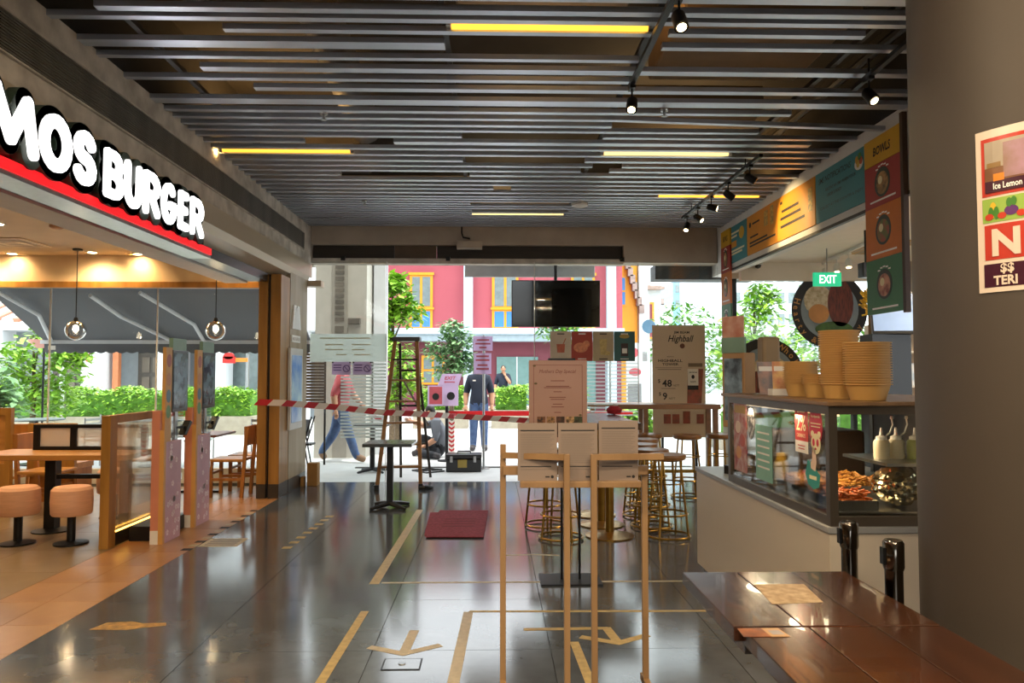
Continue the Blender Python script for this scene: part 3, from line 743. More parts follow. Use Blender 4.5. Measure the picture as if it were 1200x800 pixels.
barrier([(-2.9, 9.08, 1.16), (-2.57, 9.08, 1.15), (-2.0, 9.5, 1.08), (-1.44, 9.72, 1.0), (-.97, 9.88, .97), (-.55, 10.4, .915), (.56, 10.4, .845)], .075, 'red and white barrier tape strung from oak post across the ladder')
barrier([(-2.1, 11.6, .98), (-1.7, 11.9, .72), (-1.66, 12.0, .7)], .06, 'loose red and white tape end drooping behind the frosted pane')
# ---- pole with pink notices
M_lilac = glassmat('lilac_notice', (.9, .8, .9), .1, .9, (.68, .56, .72))
t = thing('notice_pole', 'slim steel pole holding two lilac notices outside the doorway', 'pole', (-.15, 11.85, 0))
MB().cyl((0, 0, 0), (0, 0, 2.12), .02, n=10).build('pole', M_steel, t, True)
MB().lathe([(.1, 0), (.1, .01), (.025, .02)], 18).build('base', M_steel, t, True)
n1 = MB().box(-.17, -.03, 1.87, .14, -.02, 2.1).build('notice', M_lilac, t)
n2 = MB().box(-.16, -.03, 1.5, .12, -.02, 1.83).build('notice', M_lilac, t)
M_nred = mat('notice_red', '#c85a66', .5)
mb = MB()
for zz, w_ in ((2.04, .2), (1.98, .24), (1.92, .12)): mb.box(-w_/2-.015, -.032, zz-.012, w_/2-.015, -.03, zz+.012)
mb.build('print_line', M_nred, n1)
mb = MB()
for zz, w_ in ((1.78, .2), (1.72, .22), (1.64, .16), (1.58, .2)): mb.box(-w_/2-.02, -.032, zz-.014, w_/2-.02, -.03, zz+.014)
mb.build('print_line', M_nred, n2)
# ---- stanchion with exit sign and red belt
t = thing('sign_stanchion', 'dark stanchion wrapped with red white tape carrying an exit arrow sign', 'stanchion', (-.8, 12.9, 0))
MB().cyl((0, 0, 0), (0, 0, 1.15), .03, n=12).build('post', M_black, t, True)
MB().lathe([(.16, 0), (.16, .015), (.03, .03)], 20).build('base', M_black, t, True)
mb = MB()
for k in range(8):
    z_ = .12+.075*k
    mb.prism([(.035, z_), (.085, z_-.035), (.135, z_), (.135, z_+.0375), (.085, z_+.0025), (.035, z_+.0375)], .004, '-Y', (0, -.02, 0), 0)
    z_ += .0375
    mb.prism([(.035, z_), (.085, z_-.035), (.135, z_), (.135, z_+.0375), (.085, z_+.0025), (.035, z_+.0375)], .004, '-Y', (0, -.02, 0), 1)
mb.build('chevron_tape', [M_tr, M_tw], t)
p = MB().prism([(-.16, 1.3), (.2, 1.3), (.26, 1.5), (-.08, 1.5)], .012, '-Y', (0, -.04, 0)).build('exit_sign', M_lilac, t)
MB().text('EXIT', '-Y', (.06, -.0535, 1.43), box=(.2, .06), bold=.03, shear=.2).build('lettering', M_nred, p)
MB().prism([(-.05, 1.36), (-.02, 1.385), (-.02, 1.37), (.14, 1.37), (.14, 1.35), (-.02, 1.35), (-.02, 1.335)], .001, '-Y', (0, -.0525, 0)).build('arrow', M_nred, p)
p = MB().box(-.33, -.05, .95, .2, -.04, 1.3).build('notice_board', M_lilac, t)
MB().box(-.3, -.052, .98, -.08, -.05, 1.28).build('red_panel', M_nred, p)
MB().disc(-.19, 1.11, .06, .06, .001, '-Y', (0, -.0525, 0)).build('round_symbol', M_ink, p)
MB().disc(.07, 1.12, .07, .07, .001, '-Y', (0, -.0505, 0)).build('round_symbol', M_ink, p)
mb = MB().box(0, 0, 0, 3.2, .004, .085)
b_ = tag(mb.build('barrier_belt', mat('belt_red', '#d8161f', .5)), 'solid red barrier belt stretched right from the exit sign stanchion', 'belt'); b_.location = (-.77, 12.9, .775)
# purple notices on frosted pane
for x, s_ in ((-2.12, 'no smoking symbol on the frosted glass pane by the wall'), (-1.83, 'no smoking symbol on the frosted glass pane by the ladder')):
    t = thing('window_notice', 'lilac notice with ' + s_, 'notice', (x, YF-.02, 1.58))
    MB().box(-.13, -.002, -.09, .13, .002, .09).build('sheet', M_lilac, t)
    M_nv = mat('notice_violet', '#6d4f86', .5)
    mb = MB().tube([(.07+.045*math.cos(R(a)), -.005, -.005+.045*math.sin(R(a))) for a in range(0, 360, 24)], .007, 5, closed=True)
    mb.bar((.04, -.005, .03), (.1, -.005, -.04), .006, .01)
    mb.build('ban_symbol', M_nv, t)
    mb = MB()
    for k in range(3): mb.box(-.11, -.004, .035-.035*k, .0, -.002, .05-.035*k)
    mb.build('print_line', M_nv, t)
    for sx in (-.12, .12):
        MB().box(sx-.01, -.006, .07, sx+.01, -.002, .09).build('corner_clip', M_ink, t)

# ---- ceiling lights: yellow tubes above the slats
M_tube = mat('tube_yellow', '#ffb83c', .4, noise=0, emit=1.15)
M_tubew = mat('tube_pale', '#ffdc8c', .4, noise=0, emit=1.0)
def tube(x, y, lab, m=M_tube, e=16, col=(1, .58, .2), z=3.597):
    t = thing('tube_light', lab, 'light', (x, y, z), group='tube lights above the slats')
    MB().cyl((0, 0, 0), (1.2, 0, 0), .022, n=12).build('tube', m, t, True)
    MB().box(-.02, -.02, .02, 1.22, .02, .06).build('batten', M_white, t)
    MB().cyl((-.025, 0, 0), (.005, 0, 0), .025, n=12).cyl((1.195, 0, 0), (1.225, 0, 0), .025, n=12).build('end_cap', M_steel, t)
    d_ = bpy.data.lights.new('tube_lamp', 'AREA'); d_.shape = 'RECTANGLE'; d_.size = 1.15; d_.size_y = .04; d_.energy = e; d_.color = col
    o_ = bpy.data.objects.new('tube_lamp', d_); C.objects.link(o_); o_.parent = t; o_.location = (.6, 0, -.025)
    if z > 3.55: o_.location.z = .07; o_.rotation_euler.x = math.pi      # the share of the light thrown up into the void
    return t
t = tube(-2.54, 6.935, 'yellow fluorescent tube beside the stained plaster beam')
lamp('SPOT', 'beam_glow_spot', (-.027, 0, 0), 7, (1, .6, .2), t, .02, (0, R(90), 0), 160, .6)  # hidden spot added in the end cap for the warm glow on the beam
tube(-.26, 4.395, 'long yellow fluorescent tube ending at the spotlight rail')
tube(1.93, 8.59, 'yellow fluorescent tube beside the menu board fascia')
tube(1.04, 6.935, 'dim yellow fluorescent tube in the middle of the slats', M_tubew, 8, (1, .66, .3))
tube(-.28, 9.617, 'pale fluorescent tube above the doorway beam', M_tubew, 6, (1, .75, .4))
for x, y_, lab in ((-1.9, 1.9, 'added unseen fill tube above the walkway near the shop sign'), (.6, .9, 'added unseen fill tube above the wooden tables'), (-1.2, -.6, 'added unseen fill tube above the walkway behind the wooden tables'), (1.2, -1.6, 'added unseen fill tube towards the rear opening, column side'), (-.6, -2.8, 'added unseen fill tube nearest the rear opening of the walkway')):
    tube(x, y_, lab, M_tube, 54, (1, .8, .54), 3.52)  # fill tubes added out of view, hung below the slats to spread light
# ---- spotlights on rails
M_spl = mat('spot_lens', '#ffdca0', .4, noise=0, emit=14)
def rail(p0, p1, lab, m=M_black):
    t = thing('light_rail', lab, 'light rail', p0)
    d_ = Vector(p1)-Vector(p0)
    MB().bar((0, 0, 0), tuple(d_), .035, .03).build('rail', m, t)
    for q in (.15, .85): MB().cyl(tuple(d_*q), tuple(d_*q+Vector((0, 0, .12))), .006, n=6).build('hanger', m, t)
def spotlight(loc, aim, lab, e=30, lit=True, m=M_black):
    t = thing('spotlight', lab, 'spotlight', loc)
    MB().box(-.02, -.04, -.02, .02, .04, 0).build('adapter', m, t)
    MB().cyl((0, 0, -.02), (0, 0, -.09), .007, n=8).build('stem', m, t)
    a = Vector(aim).normalized(); c0 = Vector((0, 0, -.12)) - a*.05; c1 = Vector((0, 0, -.12)) + a*.065
    MB().tube([c0, c0+a*.02, c1], [.026, .038, .04], 16).build('head', m, t, True)
    if lit:
        MB().cyl(c1, c1+a*.003, .026, n=16).build('lens', M_spl, t)
        q = a.to_track_quat('-Z', 'Y').to_euler()
        lamp('SPOT', 'spotlight_lamp', tuple(c1+a*.02), e, (1, .72, .36), t, .03, q, 70, .6)
rail((.97, 3.4, 3.53), (.97, 5.17, 3.53), 'black spotlight rail crossing the slats beside the long tube')
rail((2.45, 6.66, 3.5), (2.43, 9.4, 3.5), 'black spotlight rail running alongside the menu boards')
rail((2.5, 3.6, 3.53), (2.57, 5.15, 3.53), 'short black spotlight rail by the column')
spotlight((.97, 5.1, 3.51), (-.2, -.6, -1), 'black spotlight at the end of the rail beside the long tube', 20)
spotlight((1.0, 3.9, 3.53), (.1, -.5, -1), 'bright spotlight near the start of the rail beside the long tube', 30)
spotlight((2.55, 4.9, 3.51), (.25, -.55, -.8), 'glowing black spotlight on the short rail by the column', 30)
for k, (yy, aim, lab) in enumerate(((6.95, (.7, -.2, -.5), 'black spotlight on the menu board rail nearest the column'), (7.6, (.7, .1, -.5), 'second black spotlight on the menu board rail from the column'),
        (8.2, (.8, -.25, -.22), 'orange glowing spotlight halfway along the menu board rail'), (8.75, (.6, -.5, -.6), 'fourth black spotlight on the menu board rail from the column'), (9.25, (-.3, -.4, -.9), 'black spotlight at the window end of the menu board rail'))):
    spotlight((2.445, yy, 3.485), aim, lab, 40 if k == 2 else 14, k in (2, 3, 4))
# lamp that washes the orange menu board
# ---- ceiling speaker / sprinklers
for x, y_, lab in ((-1.36, 5.9, 'small white sprinkler head below the slats near the plaster beam'), (-1.55, 8.9, 'small white sprinkler head below the slats above the ladder'), (1.35, 5.75, 'small sprinkler head below the slats by the pale duct')):
    t = thing('fire_sprinkler', lab, 'sprinkler', (x, y_, 3.585))
    MB().lathe([(.035, 0), (.03, -.012), (.012, -.016), (.01, -.04), (0, -.04)], 14).build('body', M_steel, t, True)
    MB().lathe([(.025, -.055), (.025, -.05), (0, -.05)], 14).cyl((0, 0, -.04), (0, 0, -.05), .008, n=8).build('deflector', M_steel, t)
t = thing('ceiling_speaker', 'round white speaker disc set into the slats above the doorway', 'speaker', (1.06, 9.0, 3.6))
MB().lathe([(.1, 0), (.1, -.04), (.07, -.055), (0, -.055)], 24).build('body', M_white, t, True)

# ---- television
t = thing('television', 'large black television hanging from the beam over the doorway, screen off', 'television', (.91, 10.72, 3.08)); t.rotation_euler.x = R(5)
MB().box(-.645, -.03, -.90, .645, .03, -.22).build('case', M_blackpl, t, bevel=.006)
MB().box(-.632, -.033, -.888, .632, -.03, -.232).build('screen', mat('tv_glass', '#06070a', .08, noise=.1), t)
MB().box(-.16, .03, -.75, .16, .07, -.3).build('bracket', M_black, t)
MB().cyl((0, .05, -.6), (0, .05, 0), .025, n=12).build('pole', M_black, t, True)
MB().box(-.04, -.03, -.93, .04, .02, -.90).build('sensor', M_blackpl, t)

# ---- four drink posters on the glass
cols = [('#c9b79e', '#c0603c', 'cream drink poster showing a red cocktail'), ('#a8402c', '#e08a5c', 'red drink poster showing pink fruit'), ('#b3a17c', '#c9b06a', 'tan drink poster showing a tall pale drink'), ('#33605c', '#3a2320', 'green drink poster showing a dark bottle')]
for k, (cb_, cf_, lb_) in enumerate(cols):
    t = thing('drink_poster', lb_ + ', taped to the glass behind the television', 'poster', (.95+.3*k, YF-.03, 1.89))
    MB().box(-.148, -.003, -.21, .148, .003, .21).build('sheet', mat('dposter%d' % k, cb_, .6, noise=.1), t)
    mf = mat('dprint%d' % k, cf_, .5, noise=.3, nscale=25)
    if k == 0: MB().prism([(-.05, -.09), (.05, -.09), (.06, .03), (-.06, .03)], .002, '-Y', (0, -.0035, 0)).build('cup_print', mf, t); MB().bar((.02, -.005, .0), (.07, -.005, .11), .004, .012).build('straw_print', mf, t)
    if k == 1: MB().disc(-.02, -.02, .1, .07, .002, '-Y', (0, -.0035, 0)).disc(.06, .03, .05, .05, .003, '-Y', (0, -.0035, 0)).build('fruit_print', mf, t)
    if k == 2: MB().prism([(-.04, -.12), (.04, -.12), (.055, .1), (-.055, .1)], .002, '-Y', (0, -.0035, 0)).disc(.05, -.1, .05, .03, .003, '-Y', (0, -.0035, 0)).build('glass_print', mf, t)
    if k == 3: MB().rect(-.05, -.14, .05, .04, .002, '-Y', (0, -.0035, 0)).build('bottle_print', mf, t); MB().rect(-.035, -.1, .035, -.03, .001, '-Y', (0, -.0057, 0)).build('bottle_label', M_paper, t); MB().disc(0, .14, .07, .03, .002, '-Y', (0, -.0035, 0)).build('badge_print', mat('badge_gold', '#a98f3a', .5), t)
    mb = MB()
    mb.box(-.06, -.005, -.185, .06, -.0035, -.172).box(-.05, -.005, .165, .05, -.0035, .18)
    mb.build('print_line', M_ink if k in (0, 2) else M_paper, t)
# ---- tall drinks banner
M_kraft = mat('kraft_banner', '#cdb99e', .6, noise=.07, nscale=2)
t = thing('drinks_banner', 'tall tan highball tower banner with prices and drink jar behind bar table', 'banner', (2.59, 10.3, .62))
MB().box(-.37, 0, 0, .37, .012, 1.56).build('sheet', M_kraft, t)
for x in (-.25, .22): MB().box(x, 0, -.62, x+.03, .03, 0).build('leg', M_black, t)
y_ = -.002
MB().text('JIM BEAM', '-Y', (.04, y_, 1.455), box=(.22, .045), bold=.02).build('lettering', M_ink, t)
MB().text('Highball', '-Y', (.03, y_, 1.36), box=(.36, .12), bold=.015, shear=.3).build('lettering', M_ink, t)
MB().disc(.05, 1.27, .035, .035, .002, '-Y', (0, 0, 0)).build('seal', mat('seal_brown', '#6a3a22', .5), t)
MB().text('PREMIUM', '-Y', (-.12, y_, 1.12), h=.016).build('lettering', M_ink, t)
MB().text('HIGHBALL', '-Y', (-.12, y_, 1.065), box=(.34, .038), bold=.02).build('lettering', M_ink, t)
MB().text('TOWER', '-Y', (-.12, y_, 1.015), box=(.23, .035), bold=.02).build('lettering', M_ink, t)
MB().box(-.33, -.0015, .965, .04, 0, .969).box(-.3, -.0015, .94, .03, 0, .946).box(-.25, -.0015, .675, -.05, 0, .681).build('print_line', M_ink, t)
MB().text('$', '-Y', (-.28, y_, .78), h=.06).text('48', '-Y', (-.17, y_, .75), h=.10, bold=.02).text('NETT', '-Y', (-.04, y_, .72), h=.025).build('lettering', M_ink, t)
MB().text('$', '-Y', (-.27, y_, .6), h=.055).text('9', '-Y', (-.20, y_, .57), h=.10, bold=.02).text('NETT', '-Y', (-.1, y_, .54), h=.025).build('lettering', M_ink, t)
M_jar = mat('jar_red_print', '#a8503c', .5, col2='#7a4a34', nscale=12)
j = MB().prism([(.11, .45), (.31, .45), (.34, .95), (.12, .95)], .002, '-Y').build('jar_print', M_jar, t)
MB().rect(.13, .98, .33, 1.03, .002, '-Y', (0, 0, 0)).build('jar_lid_print', mat('jar_lid', '#7d6a52', .5), t)
MB().rect(.12, .72, .27, .95, .001, '-Y', (0, -.0022, 0)).build('jar_label', M_paper, j); MB().rect(.12, .66, .27, .72, .001, '-Y', (0, -.0022, 0)).build('jar_band', M_ink, j)
MB().text('JIM BEAM', '-Y', (.195, -.0042, .9), box=(.11, .02), bold=.02).text('WHITE', '-Y', (.195, -.0042, .77), box=(.08, .02), bold=.02).disc(.195, .84, .022, .028, .001, '-Y', (0, -.0032, 0)).build('lettering', M_ink, j)
for x in (-.17, -.05, .1, .29): MB().rect(x-.05, .19, x+.05, .32 if x != .1 else .36, .002, '-Y', (0, 0, 0)).build('glass_print', M_jar, t)

# ---- bar tables and stools
M_barw = wood('bar_wood', '#8f6233', '#6b4520', .35, 'x')
M_bart = wood('bar_dark_top', '#4f3a2a', '#38281c', .22, 'y')
M_gold = mat('brushed_gold', '#a07a34', .3, metal=.9, noise=.2, nscale=12)
t = thing('bar_table', 'long dark topped bar table on three golden pedestals', 'table', (1.08, 7.5, 0))
MB().box(-.27, -.86, 1.0, .25, .9, 1.06).build('top', M_bart, t, bevel=.005)
for yy in (-.58, -.06, .46):
    MB().cyl((0, yy, .03), (0, yy, 1.0), .04).build('pedestal', M_gold, t, True)
    MB().lathe([(.225, 0), (.225, .012), (.12, .03), (.05, .045), (0, .045)], 32, (0, yy, 0)).build('base_plate', M_gold, t, True)
t = thing('window_bar', 'long oak bar table along the glass in front of the drinks banner', 'table', (2.25, 9.65, 0))
MB().box(-.66, -.2, 1.05, .66, .2, 1.11).build('top', M_barw, t, bevel=.005)
for x in (-.3, .6):
    for yy in (-.16, .16): MB().box(x-.03, yy-.03, 0, x+.03, yy+.03, 1.05).build('leg', M_barw, t)
MB().box(-.3, -.02, .22, .6, .02, .26).build('footrail', M_gold, t)
t = thing('window_bar', 'second oak bar table standing outside beyond the drinks banner', 'table', (2.35, 11.6, 0))
MB().box(-.9, -.2, 1.0, .9, .2, 1.05).build('top', M_barw, t, bevel=.005)
for x in (-.8, .8): MB().box(x-.03, -.05, 0, x+.03, .05, 1.0).build('leg', M_barw, t)
def barstool(loc, rz, lab):
    t = thing('bar_stool', lab, 'bar stool', loc, rz, 'wood and brass bar stools')
    MB().lathe([(0, .70), (.12, .70), (.165, .715), (.175, .74), (.17, .76), (0, .765)], 24).build('seat', M_barw, t, True)
    for k in range(4):
        a = R(45+90*k); MB().cyl((.2*math.cos(a), .2*math.sin(a), 0), (.125*math.cos(a), .125*math.sin(a), .705), .011, n=8).build('leg', M_gold, t, True)
    MB().ring((0, 0, .02), .2, .011, 28).build('floor_ring', M_gold, t, True)
    MB().ring((0, 0, .22), .18, .010, 28).build('foot_ring', M_gold, t, True)
    MB().ring((0, 0, .50), .148, .007, 24).build('brace_ring', M_gold, t, True)
    return t
SP = [((1.61, 6.87), 'brass legged stool beside the golden pedestals, opposite the menu rack'), ((1.56, 7.33), 'brass legged stool at the middle of the dark bar table, kiosk side'), ((1.58, 7.9), 'brass legged stool at the doorway end of the dark bar table, kiosk side'),
      ((.52, 7.4), 'brass legged stool behind the menu rack at the dark bar table, doorway end'), ((.62, 6.84), 'brass legged stool behind the menu rack at the dark bar table, near end'),
      ((2.37, 9.05), 'brass legged stool at the window bar in front of the drinks banner price'), ((1.93, 9.2), 'brass legged stool tucked under the window bar leg'), ((2.81, 9.15), 'brass legged stool at the kiosk end of the window bar'), ((1.72, 8.5), 'brass legged stool between dark bar table and window bar')]
s0 = barstool((*SP[0][0], 0), 10, SP[0][1])
for k, (p, lb_) in enumerate(SP[1:]): dup(s0, (*p, 0), 23*k, lb_)
t = tag(MB().lathe([(0, 0), (.07, .01), (.09, .05), (.05, .09), (0, .095)], 12, (1.45, 8.0, 1.06)).build('red_cloth', mat('red_cloth', '#9c1a26', .8, noise=.3, nscale=14), smooth=True), 'crumpled red cloth on the far end of dark bar table', 'cloth')
t['label'] = 'crumpled red cloth lying on the dark bar table'
t.location = (-.13, .1, 0)

# ---- pink menu poster on black stand
t = thing('poster_stand', 'black floor stand holding a pale pink special menu poster', 'sign stand', (.5, 5.45, 0))
MB().box(-.16, -.14, 0, .28, .16, .012).build('base', M_black, t)
for x in (.0, .13): MB().cyl((x, 0, .012), (x, .0, 1.2), .009, n=8).build('leg', M_black, t, True)
p = MB().box(-.24, -.03, 1.0, .185, -.02, 1.6).build('poster', mat('pink_poster', '#b08a7c', .6, noise=.05), t)
MB().box(-.1, -.035, 1.6, .1, -.015, 1.615).build('clip', M_black, t)
M_rose = mat('rose_print', '#7a3f38', .6, noise=.05)
mb = MB()
for a in (-.205, .15): mb.box(a-.0015, -.0315, 1.14, a+.0015, -.03, 1.565)
mb.box(-.205, -.0315, 1.563, .15, -.03, 1.566); mb.build('border_line', M_rose, p)
MB().text('Mothers Day Special', '-Y', (-.03, -.032, 1.515), box=(.27, .035), shear=.25).build('lettering', M_rose, p)
mb = MB()
for zz, w_ in ((1.45, .1), (1.41, .17), (1.40, .2), (1.37, .06), (1.33, .12), (1.315, .1), (1.28, .07), (1.26, .09), (1.22, .05)):
    mb.box(-.03-w_/2, -.0315, zz-.0025, -.03+w_/2, -.03, zz+.0025)
mb.build('print_line', M_rose, p)
for k, (x, c_) in enumerate(((-.15, '#8a5a3a'), (-.08, '#b98a5a'), (-.01, '#5d3a2a'), (.06, '#c9a070'), (.12, '#4a5a3a'))):
    MB().rect(x-.03, 1.04, x+.03, 1.19, .0015, '-Y', (0, -.03, 0)).build('food_print', mat('foodp%d' % k, c_, .6, col2='#2f1f16', nscale=45), p)
for x, zz in ((-.2, 1.56), (-.19, 1.43), (.135, 1.2)): MB().disc(x, zz, .012, .008, .0012, '-Y', (0, -.03, 0), 8).build('leaf_print', mat('leafp', '#6a5a3a', .6), p)

# ---- menu rack in front
M_rack = wood('rack_wood', '#9c7a52', '#836340', .45, 'z')
t = thing('menu_rack', 'pale wood menu rack of two square arches with a sloping ledge', 'rack', (0, 3.3, 0))
q = .0265
for x, y_, h_ in ((.045, .1, 1.18), (.325, 0, 1.145), (.445, 0, 1.145), (.69, .1, 1.06)):
    MB().box(x-q/2, y_-q/2, 0, x+q/2, y_+q/2, h_).build('post', M_rack, t, bevel=.002)
MB().bar((.045, .085, 1.132), (.32, 0, 1.132), q, .026).build('top_rail', M_rack, t)
MB().bar((.445, 0, 1.132), (.76, .02, 1.132), q, .026).build('top_rail', M_rack, t)
MB().box(.045, .06, 1.045, .70, .09, 1.085).build('back_rail', M_rack, t, bevel=.002)
MB().box(.12, .012, .995, .66, .06, 1.022).build('ledge', M_rack, t, bevel=.002)
for x in (.045, .69): MB().box(x-q/2, -.02, .1, x+q/2, .16, .13).build('foot_rail', M_rack, t)
M_menu = mat('menu_paper', '#8a796d', .6, noise=.08, nscale=4)
for k, (x0, x1, zt) in enumerate(((.11, .287, 1.28), (.292, .468, 1.28), (.475, .652, 1.29))):
    t = thing('menu_card', ('large pale menu sheet at the post end of rack', 'large pale menu sheet in the middle of rack', 'large pale menu sheet at the stool end of rack')[k], 'menu', ((x0+x1)/2, 3.345, 1.022), group='menu sheets on the wooden rack')
    w_ = (x1-x0)/2; hh = zt-1.022
    MB().box(-w_, -.002, 0, w_, .002, hh).build('sheet', M_menu, t)
    MB().box(-w_*.86, -.0032, hh-.036, w_*.86, -.002, hh-.031).box(-w_*.86, -.0032, .062, w_*.7, -.002, .066).build('heading_line', M_ink, t)
    mb = MB()
    for i in range(22):
        zz = hh-.05-.0075*i
        if .058 < zz < .075: continue
        mb.box(-w_*.85, -.0028, zz, w_*.85*(1-.12*((i*7) % 3)), -.002, zz+.0016)
    mb.build('print_line', mat('menu_grey', '#6f645b', .6), t, kind='stuff')
    MB().disc(w_*.75, .018, .007, .007, .001, '-Y', (0, -.002, 0), 12).box(w_*.4, -.0032, .015, w_*.62, -.002, .021).build('maker_mark', M_ink, t)
# ================================================================ BOWL KIOSK (right)
# ---- menu boards on the fascia (face -X; right on the board = towards the column)
M_teal = mat('board_teal', '#3f8a92', .5, noise=.08, nscale=2)
M_oboard = mat('board_orange', '#d98f1e', .5, noise=.08, nscale=2)
M_yellow = mat('board_yellow', '#d6a21c', .5, noise=.05)
M_bred = mat('board_red', '#a8352e', .5, noise=.08)
M_bora = mat('board_orange_dark', '#d17422', .5, noise=.08)
M_bgreen = mat('board_green', '#3f7d52', .5, noise=.08)
M_cream_t = mat('cream_print', '#e9dcae', .5, noise=.05)
xb = XR-.014
def board(y_far, y_near, m, lab, z0=3.0, z1=3.49):
    t = thing('menu_board', lab, 'menu board', (xb, (y_far+y_near)/2, 0), group='menu boards on the kiosk fascia')
    w = abs(y_far-y_near)/2
    MB().box(0, -w+.004, z0, .014, w-.004, z1).build('panel', m, t)
    return t, w
F = '-X'; e_ = -.0015
t, w = board(10.33, 9.34, M_teal, 'teal notification menu board next to the far sign post')
mb = MB()
for zz, hw in ((3.38, .3), (3.33, .26), (3.14, .4), (3.10, .36)): mb.rect(-.4, zz, -.4+2*hw, zz+.025, .001, F, (e_+.001, 0, 0))
mb.build('print_line', M_cream_t, t)
MB().rect(-.4, 3.2, .1, 3.28, .001, F, (e_+.001, 0, 0)).build('orange_bar', M_oboard, t)
MB().disc(.3, 3.35, .1, .08, .001, F, (e_+.001, 0, 0)).build('sun_symbol', M_yellow, t)
t, w = board(9.33, 8.33, M_oboard, 'orange menu board with drink drawings lit by the spotlight')
mb = MB()
for zz, x0, x1 in ((3.36, -.3, -.05), (3.2, -.38, -.1), (3.09, -.4, .45), (3.13, -.4, .2)): mb.rect(x0, zz, x1, zz+.022, .001, F, (e_+.001, 0, 0))
mb.disc(-.38, 3.37, .035, .035, .001, F, (e_+.001, 0, 0)); mb.build('print_line', M_ink, t)
M_draw = mat('drink_sketch', '#8a7a4a', .5, col2='#d9b04a', nscale=30)
MB().rect(.1, 3.26, .22, 3.44, .001, F, (e_+.001, 0, 0)).rect(.3, 3.24, .4, 3.46, .001, F, (e_+.001, 0, 0)).build('drink_drawing', M_draw, t)
t, w = board(8.33, 7.32, M_oboard, 'orange menu board with tall glass drawing and four text lines')
mb = MB()
for zz, x0, x1 in ((3.4, -.4, -.34), (3.3, -.36, .1), (3.22, -.4, .15), (3.13, -.4, .25)): mb.rect(x0, zz, x1, zz+.03, .001, F, (e_+.001, 0, 0))
mb.build('print_line', M_ink, t)
MB().rect(.34, 3.16, .44, 3.4, .001, F, (e_+.001, 0, 0)).build('glass_drawing', M_draw, t)
t, w = board(7.31, 6.29, M_teal, 'teal menu board headed SMS NOTIFICATIONS with food basket drawing')
MB().text('SMS NOTIFICATIONS', F, (e_, .1, 3.40), box=(.66, .055), bold=.005, shear=.1).build('lettering', M_ink, t)
MB().text('RECEIVE AN SMS WHEN YOUR', F, (e_, -.02, 3.29), box=(.6, .03), bold=.01).text('ORDER IS READY', F, (e_, .1, 3.23), box=(.3, .03), bold=.01).text('COLLECT AT THE COUNTER & ENJOY', F, (e_, -.02, 3.12), box=(.85, .035)).build('lettering', mat('dark_brown_print', '#3a3a35', .5), t)
MB().disc(.38, 3.36, .075, .055, .002, F, (e_, 0, 0)).build('basket_drawing', M_paper, t)
for k, (a, b, c_) in enumerate(((.35, 3.40, '#d9a030'), (.40, 3.42, '#4f8a3a'), (.42, 3.38, '#c9552a'), (.37, 3.36, '#e0b84a'))):
    MB().disc(a, b, .03, .035, .002, F, (e_-.002, 0, 0), 10).build('food_drawing', mat('bk%d' % k, c_, .5), t)
# sign posts with stacked bowl pictures
M_bowlp = mat('bowl_picture', '#b98a50', .5, col2='#5f4a2c', nscale=16)
M_bowlp2 = mat('bowl_picture_green', '#a8503a', .5, col2='#4f7a3a', nscale=14)
M_bowlp3 = mat('bowl_picture_pink', '#d9a080', .5, col2='#8a4a3a', nscale=14)
M_bowld = mat('bowl_rim_print', '#3a4438', .5)
def signpost(yc, hw, lab, s=1., head='BOWLS'):
    t = thing('sign_post_board', lab, 'sign board', (xb-.02, yc, 0))
    for m_, z0, z1, pic, pm in ((M_yellow, 3.26, 3.49, None, None), (M_bred, 2.90, 3.26, 1, M_bowlp), (M_bora, 2.46, 2.90, 1, M_bowlp2), (M_bgreen, 2.0, 2.46, 1, M_bowlp3)):
        p = MB().box(0, -hw, z0+.0015, .02, hw, z1-.0015).build('panel', m_, t)
        if not pic:
            MB().text(head, F, (-.002, 0, 3.37), box=(hw*.95, .075), bold=.02, shear=.1).build('lettering', M_ink, p)
        else:
            zc = (z0+z1)/2+.01
            MB().disc(0, zc, hw*.42, .125, .002, F, (0, 0, 0), 24).build('bowl_rim', M_bowld, p)
            MB().disc(0, zc-.008, hw*.33, .095, .003, F, (0, 0, 0), 20).build('bowl_food', pm, p)
            MB().disc(-hw*.1, zc+.02, hw*.12, .035, .004, F, (0, 0, 0), 12).build('egg_print', M_cream_t, p)
            mb = MB(); mb.rect(-hw*.7, z0+.04, hw*.7, z0+.055, .001, F, (0, 0, 0))
            for q in range(5):
                a = R(125-17.5*q); mb.rect(hw*.5*math.cos(a)-.018, zc+.145*math.sin(a)-.006, hw*.5*math.cos(a)+.018, zc+.145*math.sin(a)+.006, .001, F, (0, 0, 0))
            mb.build('print_line', M_whitetxt, p)
    return t
t = signpost(6.0, .285, 'tall BOWLS board with red, orange and green bowl pictures by the column')
MB().box(-.01, -.33, 1.98, .03, -.29, 3.56).build('side_post', wood('post_brown', '#4f331c', '#35200f', .5, 'z'), t)
t = signpost(10.15, .2, 'far BOWLS board with bowl pictures beside the kiosk window')
MB().box(.0, -.2, 0, .05, .2, 2.0).build('post', M_pale, t)

